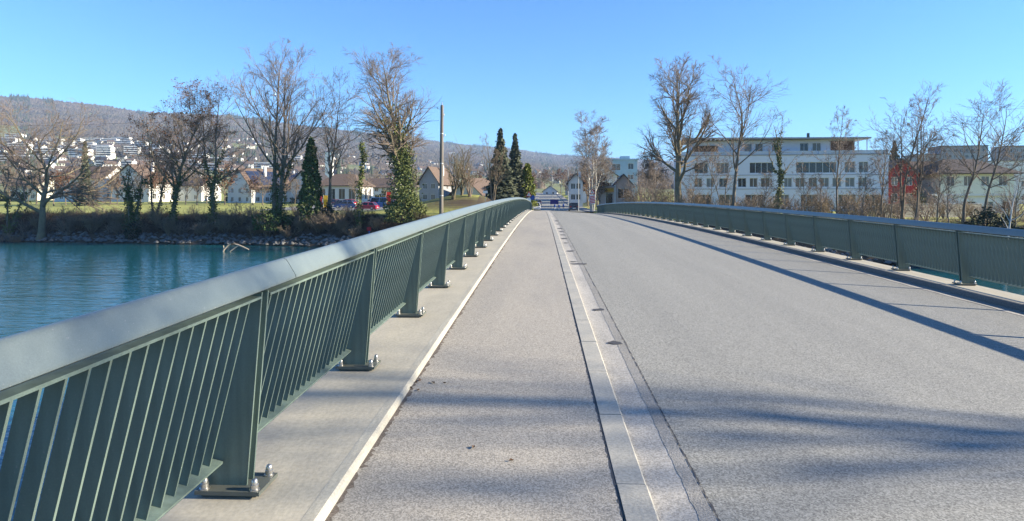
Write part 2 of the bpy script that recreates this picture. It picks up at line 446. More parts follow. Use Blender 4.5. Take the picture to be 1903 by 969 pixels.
def forest(name, n, r, mat_, seed, cone=False, ridge_only=False):
    rg = np.random.default_rng(seed)
    px = rg.uniform(-500, 2300, n); v = rg.uniform(0.05, 1.0, n) ** 0.75
    if ridge_only:
        v = np.where(rg.random(n) < .35, rg.uniform(.96, 1.0, n), v)
        keep = (np.sin(px * .031) + np.sin(px * .012 + 2) + 1.2 * np.sin(px * .11 + 4 * v) > .9)
        px, v = px[keep], v[keep]
    ok = forest_mask(px, v, 0); px, v = px[ok], v[ok]
    P = hill_point(px, v)
    k = len(P)
    s = r * rg.uniform(.6, 1.25, (k, 1, 1))
    sh = np.repeat(PYR_V[None], k, 0) * (1 + .22 * rg.normal(size=(k, 5, 1)))
    sh = sh * (np.array([.6, .6, 3.4]) if cone else np.array([1.3, 1.3, 1.5]))
    ang = rg.uniform(0, 6.28, k); c, s_ = np.cos(ang)[:, None], np.sin(ang)[:, None]
    x = sh[:, :, 0] * c - sh[:, :, 1] * s_; y = sh[:, :, 0] * s_ + sh[:, :, 1] * c
    V = np.stack([x, y, sh[:, :, 2]], -1) * s + P[:, None, :] 
    T = (PYR_T[None] + (np.arange(k) * 5)[:, None, None]).reshape(-1, 3)
    o = link(name, mesh_np(name, V.reshape(-1, 3), None, mat_, T=T, smooth=True))
    return tag(o, kind='stuff')
M_WOOD = mat('winter_wood', (0.165, 0.118, 0.086), 0.95, scale=0.0045, amount=0.5, col2=(0.085, 0.084, 0.06), fine=(0.012, 0.22))
M_PINES = mat('hill_conifers', (0.045, 0.06, 0.035), 0.95, scale=0.02, amount=0.5, col2=(0.07, 0.08, 0.045))
tag(forest('winter_wood', 170000, 3.3, M_WOOD, 3), 'leafless brown winter wood covering the hillside up to the ridge', 'wood')
tag(forest('conifer_wood', 22000, 3.6, M_PINES, 4, cone=True, ridge_only=True), 'dark green conifers dotted through the wood along the ridge', 'conifers')

# ------------------------------------------------------------------ bridge deck, road, sidewalk
Y0, Y1 = -14.0, 90.0
YS = np.concatenate([np.arange(Y0, 12, 0.5), np.arange(12, Y1, 1.5), [Y1]])
def sheet(name, pts, m, ys=YS, kind='structure', parent=None, closed=False, jag=None, seed=0):
    """cross-section polyline (x, h) swept along the deck profile"""
    rg = np.random.default_rng(seed)
    V, Qs = [], []
    n = len(pts)
    for y in ys:
        z = prof(float(y))
        for k, (x, h) in enumerate(pts):
            dx = 0
            if jag and jag[k]: dx = rg.normal() * jag[k]
            V.append((x + dx, y, z + h))
    for i in range(len(ys) - 1):
        for k in range(n if closed else n - 1):
            a, b = i * n + k, i * n + (k + 1) % n
            Qs.append((a, b, b + n, a + n))
    me = mesh_np(name, V, Qs, m)
    if closed:
        mb = MB(); mb.v = [tuple(v) for v in V]; mb.f = [tuple(q) for q in Qs] + [tuple(reversed(range(n))), tuple(range((len(ys)-1)*n, len(ys)*n))]
        mb.m = [0] * len(mb.f)
        me = mb.mesh(name, m)
    o = link(name, me, parent)
    if kind: tag(o, kind=kind)
    return o
def road_h(x): return -0.032 - 0.0505 * (x - 0.86)
sidewalk = sheet('sidewalk', [(-1.045, 0.0), (0.385, 0.0)], M_WALK)
gutter = sheet('gutter', [(0.555, -0.03), (0.66, -0.034), (0.775, -0.030)], M_GUT)
road = sheet('road', [(0.79, road_h(0.86) + .001), (2.5, road_h(2.5)), (4.5, road_h(4.5)), (7.44, road_h(7.44))], M_ASPH)
fine_ys = np.concatenate([np.arange(-2, 9, 0.022), np.arange(9, 45, .15)])
seam = sheet('worn_asphalt_strip', [(0.765, -0.0288), (0.85, -0.0298)], M_ASPH_OLD, ys=np.arange(-2, 60, 0.06), jag=(0.0025, 0.002), seed=5, parent=gutter, kind=None)
seam2 = sheet('joint_line', [(0.852, -0.0275), (0.861, -0.0280)], M_TAR, ys=fine_ys, jag=(0.002, 0.003), seed=6, parent=gutter, kind=None)
sheet('joint_crack', [(0.384, 0.0012), (0.400, 0.0015)], M_TAR, ys=fine_ys, jag=(0.0042, 0.002), seed=8, parent=sidewalk, kind=None)
sheet('edge_dirt', [(-1.052, 0.0012), (-1.004, 0.0014)], mat('edge_dirt', (0.19, 0.155, 0.125), 0.95, scale=6, amount=.5, fine=(80, .4)), ys=np.concatenate([np.arange(-2, 9, 0.03), np.arange(9, 30, .15)]), jag=(0, 0.012), seed=9, parent=sidewalk, kind=None)
sheet('right_gutter', [(7.10, road_h(7.10) + .005), (7.19, road_h(7.19) + .006)], M_GUT, ys=np.arange(-14, 90, 0.35), jag=(0.022, 0), seed=10, parent=road, kind=None)  # pale only on the sunlit sliver; shaded gutter is coloured as darker asphalt
# kerb stones between sidewalk and gutter, each a stone of its own
kerb = tag(sheet('kerb', [(0.39, -0.045), (0.55, -0.045)], M_TAR), kind='structure')
rg = random.Random(3)
y = -6.0 + 0.31
while y < 88:
    g = 0.006 + rg.random() * 0.004
    h = 0.004 + rg.random() * 0.003
    za, zb = prof(y + g), prof(y + 1.0)
    xa, xb = 0.400 + rg.uniform(-.002, .002), 0.558 + rg.uniform(-.002, .002)
    mb = MB()
    mb.prism([(xa, -0.10), (xb, -0.10), (xb, h - 0.010), (xb - 0.010, h), (xa, h)], lambda u, v, t, za=za, zb=zb, y=y, g=g: (u, y + g if t == 0 else y + 1.0, (za if t == 0 else zb) + v), 0, 1)
    mb.build('kerb_stone', M_KERB, kerb)
    y += 1.0
# tar repairs in the gutter
for k, (py, px, w, d) in enumerate(((638, 1143, .15, .07), (576, 1113, .16, .07), (491, 1076, .34, .12), (487, 1066, .16, .05), (467, 1060, .20, .13), (452, 1052, .16, .10), (444, 1049, .22, .2), (437, 1046, .2, .2), (431, 1044, .18, .2), (425, 1041, .2, .3), (417, 1037, .2, .3), (411, 1034, .2, .4))):
    Z = 1.63 * F_PX / (py - 341.0)
    for _ in range(3): Z = 1.63 * F_PX / (py - 341.0 - .351 * Z)
    X, Y = at(px, Z)
    rg2 = np.random.default_rng(40 + k)
    n = 11
    vs = [(X + w/2*math.cos(a) * (1 + .15*rg2.normal()), Y + d*math.sin(a)*(1+.2*rg2.normal())) for a in np.linspace(0, 2*math.pi, n, endpoint=False)]
    hz = lambda x_: (-0.027 if x_ < 0.86 else road_h(x_) + .005)
    MB().add([(a, b, prof(b) + max(-0.026, hz(a))) for a, b in vs], [tuple(range(n))]).build('tar_patch', M_TAR, gutter)

bridge = thing('bridge', 'arched concrete road bridge over the blue river, with raised ledges carrying its railings', 'bridge', (0, 0, 0))
sheet('ledge', [(-1.085, 0.042), (-1.78, 0.038), (-1.80, 0.02), (-1.80, -0.42), (-1.045, -0.42), (-1.045, -0.05), (-1.088, -0.04)][::-1], M_CONC, parent=bridge, kind=None, closed=True)
sheet('ledge', [(7.47, -0.262), (8.13, -0.27), (8.15, -0.29), (8.15, -0.75), (7.47, -0.75)], M_CONC, parent=bridge, kind=None, closed=True)
sheet('curb_strip', [(-1.018, -0.03), (-1.040, 0.030), (-1.055, 0.042), (-1.115, 0.0428), (-1.115, 0.0), (-1.05, -0.03)][::-1], M_CURB, parent=bridge, kind=None, closed=True)
sheet('curb_strip', [(7.425, road_h(7.43) - .03), (7.43, -0.272), (7.44, -0.258), (7.50, -0.256), (7.50, -0.42)], mat('curb_shaded', (.20, .19, .175), .9, scale=3, amount=.5, fine=(40, .2), stretch=(1, .3, 1)), parent=bridge, kind=None, closed=True)  # road-side curb: the shade on its face is painted into a darker colour
sheet('deck_slab', [(-1.05, -0.06), (0.38, -0.06), (0.56, -0.12), (7.48, road_h(7.48) - .02), (7.48, -1.0), (6.2, -1.35), (0.2, -1.35), (-1.05, -0.8)][::-1], M_CONC, parent=bridge, kind=None, closed=True)
for py_ in (28.0, 58.0):
    MB().box(0.6, 5.8, py_ - .6, py_ + .6, -6.5, prof(py_) - 1.30).build('pier', M_CONC, bridge)
MB().box(-1.78, 8.12, 84, 90, -4.0, prof(84) - .8).build('abutment', M_CONC, bridge)
MB().box(-1.78, 8.12, -12, -8, -4.0, prof(-12) - .8).build('abutment', M_CONC, bridge)

# street beyond the bridge
YS2 = np.concatenate([np.arange(90, 150, 3.0), np.arange(150, 421, 10)])
sheet('street', [(-1.3, -0.06), (7.5, -0.06)], M_ASPH, ys=YS2)
M_PAVE = mat('pavement_grey', (0.30, 0.28, 0.26), 0.9, scale=.5, amount=.4, fine=(20, .15))
sheet('pavement', [(-3.6, 0.05), (-1.4, 0.05), (-1.32, 0.04), (-1.30, -0.2)], M_PAVE, ys=YS2)
sheet('pavement', [(7.5, -0.2), (7.52, 0.04), (7.6, 0.05), (9.6, 0.05)], M_PAVE, ys=YS2)

# ------------------------------------------------------------------ railings
BAR_N = 20
def railing(label, xin, sgn, hb, ybase, spacing, n_back, n_fwd, seg_off, first_full, n_full):
    """xin: inner foot of the posts; sgn: outward direction; hb: ledge height"""
    t = thing('bridge_railing', label, 'railing', (xin, 0, 0))
    ks = list(range(-n_back, n_fwd + 1))
    def W(a, h, y): return (sgn * a, y, prof(y) + hb + h)
    # one post mesh, shared (kept upright)
    post = MB()
    for yy in (-0.041, 0.029):
        post.prism([(0.0, 0.036), (0.225, 0.036), (0.235, 0.20), (0.035, 1.012), (-0.078, 1.012)], lambda a, h, s, yy=yy: (sgn*a, yy + s*0.012, h), 0, 1)
    post.prism([(0.028, 0.036), (0.20, 0.036), (0.20, 0.22), (0.02, 1.0), (-0.045, 1.0)], lambda a, h, s: (sgn*a, -0.029 + s*0.058, h), 0, 1)
    post_me = post.mesh('post', M_RAIL)
    bp_ = MB(); bp_.prism([(-0.095, -0.11), (0.232, -0.11), (0.232, 0.11), (-0.095, 0.11)], lambda a, y_, s: (sgn*a, y_, 0.016 + 0.020*s), 0, 1)
    bp_.box(min(sgn*-0.07, sgn*0.21), max(sgn*-0.07, sgn*0.21), -0.085, 0.085, 0.0, 0.016)
    plate_me = bp_.mesh('base_plate', mat('rail_plate', (0.14, 0.145, 0.12), 0.5, scale=9, amount=.5, col2=(0.08, 0.09, 0.08), spec=.4))
    bolt = MB(); bolt.lathe([(0.026, 0), (0.026, 0.005), (0.0195, 0.006), (0.0195, 0.028), (0.0165, 0.030), (0.0165, 0.042), (0.0125, 0.052), (0.005, 0.057)], seg=10)
    bolt_me = bolt.mesh('bolt', M_STEEL, smooth=True)
    for k in ks:
        y = ybase + k * spacing
        p = link('post', post_me, t, (0, y, prof(y) + hb))
        pl = link('base_plate', plate_me, p)
        for a in (-0.060, 0.195):
            for dy in (-0.082, 0.082):
                link('bolt', bolt_me, p, (sgn*a, dy, 0.036))
    # infill panels
    bar = MB()
    far = MB()
    def bar_box(mb, y, z):
        th = 0.0055
        for_pts = []
        for (a, h) in ((0.145, 0.168), (0.201, 0.182), (0.000, 0.990), (-0.058, 0.990)):
            for_pts.append((a, h))
        mb.prism(for_pts, lambda a, h, s: (sgn*a, y - th + 2*th*s, z + h), 0, 1)
    bar_box(bar, 0.0, 0.0)
    bar_me = bar.mesh('baluster', M_RAIL)
    for k in ks[:-1]:
        ya, yb = ybase + k*spacing + 0.05, ybase + (k+1)*spacing - 0.05
        mb = MB()
        mb.prism([(0.118, 0.150), (0.24, 0.178), (0.237, 0.190), (0.115, 0.162)], lambda a, h, s: W(a, h, ya + 0.012 if s == 0 else yb - 0.004), 0, 1)
        panel = mb.build('bottom_rail', M_RAIL, t)
        mb = MB()
        mb.prism([(-0.082, 0.984), (0.034, 0.984), (0.034, 0.996), (-0.082, 0.996)], lambda a, h, s: W(a, h, ya if s == 0 else yb), 0, 1)
        mb.build('top_rail', M_RAIL, t)
        full = first_full <= k < first_full + n_full
        for j in range(BAR_N):
            y = ya + (j + 0.75) * (yb - ya) / (BAR_N + 0.5)
            if full: link('baluster', bar_me, panel, (0, y, prof(y) + hb))
            else: bar_box(far, y, prof(y) + hb)
    o = far.build('balusters_beyond', M_RAIL, t); o['kind'] = 'stuff'; o['label'] = 'row of dark green flat bars continuing along the railing'
    # handrail cap in lengths with open joints
    capp = [(-0.082, 1.020), (-0.092, 1.027), (-0.090, 1.042), (-0.044, 1.118), (-0.034, 1.131), (-0.020, 1.138), (-0.004, 1.137), (0.010, 1.128), (0.018, 1.112), (0.036, 1.032), (0.030, 1.020)]
    cc = np.array(capp); cen = cc.mean(0)
    sleeve = [tuple(cen + (p_ - cen) * .93) for p_ in cc]
    L = spacing * 3
    y = seg_off - math.ceil((seg_off - (ybase - n_back*spacing)) / L) * L
    yend = ybase + n_fwd * spacing + .3
    while y < yend:
        y2 = min(y + L, yend)
        st = np.linspace(y + 0.0035, y2 - 0.0035, 4)
        mb = MB(); n = len(capp)
        for s_ in st: mb.v += [W(a, h, s_) for a, h in capp]
        for i in range(len(st)-1):
            mb.f += [(i*n + q, i*n + (q+1) % n, (i+1)*n + (q+1) % n, (i+1)*n + q) for q in range(n)]
        mb.f += [tuple(reversed(range(n))), tuple(range((len(st)-1)*n, len(st)*n))]
        mb.m = [0]*len(mb.f)
        cap = mb.build('handrail', M_CAP, t, smooth=True)
        mb = MB(); mb.prism(sleeve, lambda a, h, s: W(a, h, y2 - .05 if s == 0 else y2 + .05), 0, 1)
        if y2 < yend: mb.build('joint_sleeve', M_CAP, cap)
        y = y2
    return t
railing('dark green steel railing with a broad grey sunlit handrail beside the sidewalk', -1.49, -1, 0.040, 3.10, 2.10, 4, 41, 3.46, -1, 15)
railing('dark green steel railing with a shaded blue handrail along the road edge', 7.84, 1, -0.268, 11.98, 2.05, 8, 37, 10.2, -2, 15)

# ------------------------------------------------------------------ trees
def gz(x, y): return float(ground_z(np.array([x]), np.array([y]))[0])

def grow(rg, P0, D0, L, R, nseg, gnarl, trop, tip):
    """grow B branches at once -> points (B,n,3), radii (B,n)"""
    B = len(P0)
    P = np.empty((B, nseg + 1, 3)); P[:, 0] = P0
    D = D0.copy()
    step = (L / nseg)[:, None]
    for i in range(nseg):
        D = D + gnarl * rg.normal(size=(B, 3)) + trop * np.array([0, 0, 1.0])
        D /= np.linalg.norm(D, axis=1, keepdims=True)
        P[:, i + 1] = P[:, i] + D * step
    t = np.linspace(0, 1, nseg + 1)[None]
    Rr = R[:, None] * (1 - t * (1 - tip))
    return P, Rr

def spawn(rg, P, Rr, L, n, tmin, tmax, ang, ang_sd, lratio, lshape, rratio, even=False):
    """children along parents"""
    B, m, _ = P.shape
    if even:
        t = tmin + (tmax - tmin) * ((np.arange(n)[None] + rg.random((B, n))) / n)
    else:
        t = rg.uniform(tmin, tmax, (B, n))
    f = t * (m - 1); i = np.minimum(f.astype(int), m - 2); w = (f - i)[..., None]
    bi = np.arange(B)[:, None]
    p = P[bi, i] * (1 - w) + P[bi, i + 1] * w
    d = P[bi, i + 1] - P[bi, i]; d /= np.linalg.norm(d, axis=-1, keepdims=True) + 1e-9
    r = Rr[bi, i] * (1 - w[..., 0]) + Rr[bi, i + 1] * w[..., 0]
    a = np.radians(rg.normal(ang, ang_sd, (B, n)))
    ref = rg.normal(size=(B, n, 3))
    s = np.cross(d, ref); s /= np.linalg.norm(s, axis=-1, keepdims=True) + 1e-9
    if even:      # spread round the parent by the golden angle
        e1 = np.cross(d, np.array([0.3, 0.2, 1.0]) + 0 * d); e1 /= np.linalg.norm(e1, axis=-1, keepdims=True) + 1e-9
        e2 = np.cross(d, e1)
        az = (np.arange(n)[None] * 2.4 + rg.uniform(0, 6.28, (B, 1)) + rg.normal(0, .35, (B, n)))[..., None]
        s = np.cos(az) * e1 + np.sin(az) * e2
    nd = d * np.cos(a)[..., None] + s * np.sin(a)[..., None]
    ln = L[:, None] * lratio * (lshape[0] + (lshape[1] - lshape[0]) * t) * rg.uniform(.75, 1.2, (B, n))
    return p.reshape(-1, 3), nd.reshape(-1, 3), ln.reshape(-1), np.minimum(r * rratio, r * .92).reshape(-1)

STYLES = {   # trunk frac, gnarl, limbs(n,tmin,angle,ratio,shape), branches, twigs, fine
    'oak':    dict(tl=.80, tg=.10, limbs=(17, .22, 60, .60, (1.15, .55)), lg=.14, lt=.06, br=(9, 46, .52), bg=.13, tw=(6, 40, .52), fi=(4, 34, .60)),
    'upright': dict(tl=.97, tg=.04, limbs=(24, .26, 34, .46, (1.15, .36)), lg=.05, lt=.06, br=(9, 32, .50), bg=.06, tw=(6, 30, .52), fi=(3, 28, .62)),
    'round':  dict(tl=.92, tg=.05, limbs=(20, .24, 44, .52, (1.1, .42)), lg=.08, lt=.07, br=(9, 36, .50), bg=.08, tw=(6, 34, .54), fi=(4, 30, .62)),
    'slender': dict(tl=.98, tg=.045, limbs=(15, .30, 40, .36, (1.15, .45)), lg=.07, lt=.07, br=(7, 36, .50), bg=.08, tw=(5, 34, .54), fi=(3, 30, .62)),
    'birch':  dict(tl=.98, tg=.03, limbs=(20, .28, 38, .33, (1.1, .40)), lg=.06, lt=.03, br=(7, 36, .50), bg=.07, tw=(6, 34, .55), fi=(4, 32, .62)),
    'fan':    dict(tl=.97, tg=.03, limbs=(20, .24, 36, .56, (1.1, .28)), lg=.045, lt=.07, br=(9, 30, .46), bg=.06, tw=(6, 30, .5), fi=(3, 28, .6)),
    'great':  dict(tl=.96, tg=.035, limbs=(24, .25, 48, .42, (1.15, .50)), lg=.07, lt=.12, br=(9, 36, .5), bg=.08, tw=(6, 34, .54), fi=(4, 30, .62)),
    'broom':  dict(tl=.97, tg=.035, limbs=(26, .24, 40, .44, (1.15, .34)), lg=.07, lt=.11, br=(8, 34, .50), bg=.07, tw=(6, 32, .52), fi=(3, 30, .62)),
    'stub':   dict(tl=.85, tg=.08, limbs=(7, .35, 40, .40, (1.1, .6)), lg=.14, lt=.05, br=(5, 45, .45), bg=.16, tw=(4, 42, .5), fi=(2, 40, .5)),
}
def leaf_quads(rg, C, size, flat=0.0):
    """randomly turned leaf-sized quads at centres C"""
    k = len(C)
    n = rg.normal(size=(k, 3)); n[:, 2] += flat; n /= np.linalg.norm(n, axis=1, keepdims=True)
    u = np.cross(n, rg.normal(size=(k, 3))); u /= np.linalg.norm(u, axis=1, keepdims=True) + 1e-9
    v = np.cross(n, u)
    s = (size * rg.uniform(.5, 1.3, k))[:, None]
    V = np.stack([C - u*s, C - v*s*.6, C + u*s, C + v*s*.6], 1)
    return V.reshape(-1, 3), (np.arange(k * 4).reshape(k, 4))

def bare_tree(name, label, px, zc, py_top, style, seed, trunks=((0, 0),), r0=None, bark=None, twig=None, ivy=None, leaves=None, group=None,
              spread=1.0, dens=1.0, loc=None, H=None, twig_r=1.0, fork=None, cat='tree', ivy_mat=None, ivy_size=.16, lmin=None):
    rg = np.random.default_rng(seed)
    if loc is None:
        x, y = at(px, zc)
        z = gz(x, y) - 0.15
        H = zz(py_top, zc) - z
    else:
        x, y = loc; z = gz(x, y) - .15
    S = STYLES[style]
    t = thing(name, label, cat, (x, y, z), group=group)
    r0 = r0 or H * 0.016
    bark = bark or M_BARK; twig = twig or M_TWIG
    n0 = len(trunks)
    P0 = np.array([(i * .35 * r0 * 3 if n0 > 1 else 0, 0, 0) for i in range(n0)], float)
    P0 -= P0.mean(0)
    D0 = np.array([(a, b, 1.0) for a, b in trunks]); D0 /= np.linalg.norm(D0, axis=1, keepdims=True)
    hs = np.array([1.0] + [rg.uniform(.8, .95) for _ in range(n0 - 1)])
    L0 = H * S['tl'] * hs
    R0 = np.full(n0, r0) * (1 if n0 == 1 else .75)
    TP, TR = grow(rg, P0, D0, L0, R0, 14, S['tg'], .02, .12)
    TR[:, 0] *= 1.35; TR[:, 1] *= 1.08
    n, tmin, ang, ratio, shp = S['limbs']
    tmin = lmin or tmin
    n = max(4, int(n * (1 if n0 == 1 else .7)))
    a = spawn(rg, TP, TR, L0, n, tmin, .97, ang, 9, ratio * spread, shp, .62, even=True)
    LP, LR = grow(rg, *a, 8, S['lg'], S['lt'], .22)
    k = max(2, int(S['br'][0] * dens))
    b = spawn(rg, LP, LR, a[2], k, .18, .98, S['br'][1], 12, S['br'][2], (1.15, .6), .6)
    BP, BR = grow(rg, *b, 5, S['bg'], .03, .3)
    k = max(2, int(S['tw'][0] * dens))
    c = spawn(rg, BP, BR, b[2], k, .15, 1.0, S['tw'][1], 14, S['tw'][2], (1.1, .7), .62)
    CP, CR = grow(rg, c[0], c[1], c[2], np.maximum(c[3], .017 * twig_r), 3, S['bg'] * 1.1, .03, .5)
    k = max(2, int(S['fi'][0] * dens))
    d = spawn(rg, CP, CR, c[2], k, .2, 1.0, S['fi'][1], 15, S['fi'][2], (1.1, .8), .7)
    DP, DR = grow(rg, d[0], d[1], d[2], np.maximum(d[3], .0125 * twig_r), 2, S['bg'] * 1.2, .02, .6)
    top = max(np.percentile(DP[:, -1, 2], 99.7), TP[:, -1, 2].max())
    kz = H / top
    for A_ in (TP, LP, BP, CP, DP): A_ *= np.array([1.0, 1.0, kz])
    V1, Q1 = tubes(TP, TR, 9); V2, Q2 = tubes(LP, LR, 6)
    link('trunk', mesh_np('trunk', np.concatenate([V1, V2]), np.concatenate([Q1, Q2 + len(V1)]), bark, smooth=True), t)
    vs, qs, off = [], [], 0
    for P_, R_, s_ in ((BP, BR, 4), (CP, CR, 3), (DP, DR, 3)):
        v_, q_ = tubes(P_, R_, s_)
        vs.append(v_); qs.append(q_ + off); off += len(v_)
    link('crown', mesh_np('crown', np.concatenate(vs), np.concatenate(qs), twig, smooth=True), t)
    if ivy:
        tmax, cnt, rad = ivy         # up the stems to tmax
        C = []
        m = int(cnt * .7)
        ti = rg.uniform(0.02, tmax, m) * (TP.shape[1] - 1); bi = rg.integers(0, n0, m); i0 = np.minimum(ti.astype(int), TP.shape[1] - 2); w = (ti - i0)[:, None]
        C.append(TP[bi, i0] * (1 - w) + TP[bi, i0 + 1] * w + rg.normal(size=(m, 3)) * rad * (1 - .45 * (ti / (TP.shape[1]-1) / tmax))[:, None] * np.array([1, 1, .8]))
        lowl = np.where(LP[:, 0, 2] < H * tmax)[0]
        if len(lowl):
            m2 = cnt - m
            bi = rg.choice(lowl, m2); f = rg.beta(1, 2.2, m2) * .7 * 7; i0 = f.astype(int); w = (f - i0)[:, None]
            C.append(LP[bi, i0] * (1 - w) + LP[bi, i0 + 1] * w + rg.normal(size=(m2, 3)) * rad * .55)
        C = np.concatenate(C); C[:, 2] = np.maximum(C[:, 2], .15)
        v_, q_ = leaf_quads(rg, C, ivy_size)
        o = link('ivy', mesh_np('ivy', v_, q_, ivy_mat or M_IVY), t); o['kind'] = 'stuff'
    if leaves:
        cnt, lm, lsz = leaves
        tips = DP[:, -1]
        C = tips[rg.integers(0, len(tips), cnt)] + rg.normal(size=(cnt, 3)) * .12
        v_, q_ = leaf_quads(rg, C, lsz)
        o = link('dry_leaves', mesh_np('dry_leaves', v_, q_, lm), t); o['kind'] = 'stuff'
    return t

def conifer(name, label, px, zc, py_top, width, seed, m=None, loc=None, H=None, col=False, group=None, cat='tree', n=1500, base=.04):
    """spruce (tiers of drooping sprays) or, with col, a dense cone of upright sprays"""
    rg = np.random.default_rng(seed)
    x, y = at(px, zc) if loc is None else loc
    z = gz(x, y) - .1
    H = H or zz(py_top, zc) - z
    t = thing(name, label, cat, (x, y, z), group=group)
    MB().tube([(0, 0, 0), (0, 0, H*.5), (0, 0, H*.97)], [H*.014, H*.009, .02], 7).build('trunk', M_BARK, t, smooth=True)
    h = base + (1 - base) * rg.random(n) ** 1.15
    rmax = width / 2 * (1 - h) ** (.95 if not col else .55) * (1 + .18 * np.sin(h * 60 + rg.normal(0, .4, n))) + .05
    az = rg.uniform(0, 6.283, n)
    ca, sa = np.cos(az), np.sin(az)
    V, Q, o = [], [], 0
    if not col:
        L = rmax * rg.uniform(.65, 1.1, n)
        droop = L * rg.uniform(.15, .5, n)
        w = L * .24 + .08
        p0 = np.stack([ca*L*.1, sa*L*.1, h*H], -1); tip = np.stack([ca*L, sa*L, h*H - droop], -1)
        mid = (p0 + tip) / 2 + np.stack([-sa*w, ca*w, -w*.6], -1); mid2 = (p0 + tip) / 2 + np.stack([sa*w, -ca*w, -w*.6], -1)
        ridge = (p0 + tip) / 2 + np.array([0, 0, .12])
        V = np.stack([p0, mid, tip, ridge, mid2], 1).reshape(-1, 3)
        b = np.arange(n)[:, None] * 5
        Q = np.concatenate([b + np.array([0, 1, 2, 3]), b + np.array([0, 3, 2, 4])])
        # hanging sprays that break the outline
        k = n * 4
        i = rg.integers(0, n, k); f = rg.uniform(.35, 1.05, k)[:, None]
        C = p0[i] * (1 - f) + tip[i] * f + rg.normal(size=(k, 3)) * .10 - np.array([0, 0, .1])
        v2, q2 = leaf_quads(rg, C, .26)
        Q = np.concatenate([Q, q2 + len(V)]); V = np.concatenate([V, v2])
    else:
        k = n * 5
        h = base + (1 - base) * rg.random(k); az = rg.uniform(0, 6.283, k)
        rr = width/2 * (1 - h) ** .55 * (1 - .35 * rg.random(k) ** 2) * (1 + .16 * np.sin(az * 3 + h * 14) + .1 * np.sin(h * 37)) + .04
        C = np.stack([np.cos(az)*rr, np.sin(az)*rr, h*H], -1) + rg.normal(size=(k, 3)) * .08
        V, Q = leaf_quads(rg, C, .24)
    link('crown', mesh_np('crown', V, Q, m or M_NEEDLE), t)
    return t

def shrub(name, label, px, zc, height, width, seed, m=None, loc=None, stems=9, group=None, dense=5, cat='shrub', leaf=None, dz=0):
    """multi-stemmed leafless shrub, optionally with leaves"""
    rg = np.random.default_rng(seed)
    x, y = at(px, zc) if loc is None else loc
    z = gz(x, y) - .08 + dz
    t = thing(name, label, cat, (x, y, z), group=group)
    a = rg.uniform(0, 6.283, stems); lean = rg.uniform(.1, .55, stems) * width / height
    P0 = np.stack([np.cos(a) * .12, np.sin(a) * .12, 0 * a], -1) * (1 + rg.random((stems, 1)))
    D0 = np.stack([np.cos(a)*lean, np.sin(a)*lean, 1 + 0*a], -1); D0 /= np.linalg.norm(D0, axis=1, keepdims=True)
    L0 = height * rg.uniform(.65, 1.05, stems)
    TP, TR = grow(rg, P0, D0, L0, np.full(stems, .022 * height / 2 + .008), 6, .12, .03, .35)
    b = spawn(rg, TP, TR, L0, dense + 2, .2, .98, 38, 12, .42, (1.1, .6), .6)
    BP, BR = grow(rg, b[0], b[1], b[2], np.maximum(b[3], .012), 3, .16, .03, .5)
    c = spawn(rg, BP, BR, b[2], dense, .2, 1, 40, 14, .5, (1, .7), .7)
    CP, CR = grow(rg, c[0], c[1], c[2], np.maximum(c[3], .010), 2, .18, .02, .6)
    V1, Q1 = tubes(TP, TR, 5)
    link('stem', mesh_np('stem', V1, Q1, m or M_TWIG, smooth=True), t)
    v1, q1 = tubes(BP, BR, 3); v2, q2 = tubes(CP, CR, 3)
    link('crown', mesh_np('crown', np.concatenate([v1, v2]), np.concatenate([q1, q2 + len(v1)]), m or M_TWIG), t)
    if leaf:
        cnt, lm, ls = leaf
        tips = np.concatenate([CP[:, -1], CP[:, 1]])
        v_, q_ = leaf_quads(rg, tips[rg.integers(0, len(tips), cnt)] + rg.normal(size=(cnt, 3)) * .15, ls)
        o = link('leaves', mesh_np('leaves', v_, q_, lm), t); o['kind'] = 'stuff'
    return t

def bush(name, label, px, zc, h, w, m, seed, loc=None, n=900, size=.12, box=False, dpt=None, group=None, cat='bush', dz=0, rz=0):
    """leafy mass made of leaf-sized faces with a few stems"""
    rg = np.random.default_rng(seed)
    x, y = at(px, zc) if loc is None else loc
    z = gz(x, y) - .05 + dz
    t = thing(name, label, cat, (x, y, z), rz, group=group)
    dpt = dpt or w
    if box:
        C = np.stack([rg.uniform(-w/2, w/2, n), rg.uniform(-dpt/2, dpt/2, n), rg.uniform(.05, h, n)], -1)
        ax = rg.integers(0, 3, n)
        C[ax == 0, 2] = h + rg.normal(0, .05, (ax == 0).sum()); s = (ax == 1)
        C[s, 1] = -dpt/2 + rg.normal(0, .05, s.sum())
    else:
        d = rg.normal(size=(n, 3)); d /= np.linalg.norm(d, axis=1, keepdims=True); d[:, 2] = np.abs(d[:, 2]) * 1.0
        lump = 1 + .22 * np.sin(d[:, 0]*5 + seed) * np.sin(d[:, 1]*6 + 1) + .15 * np.sin(d[:, 2]*9 + d[:, 0]*4)
        C = d * (rg.uniform(.55, 1, n) ** .4 * lump)[:, None] * np.array([w/2, dpt/2, h * .95])
    v_, q_ = leaf_quads(rg, C, size)
    link('crown', mesh_np('crown', v_, q_, m), t)
    mb = MB()
    for k in range(4):
        a = k * 1.6; mb.tube([(math.cos(a)*.1, math.sin(a)*.1, 0), (math.cos(a)*w*.2, math.sin(a)*dpt*.2, h*.7)], [.05, .015], 5)
    mb.build('stem', M_BARK, t)
    return t

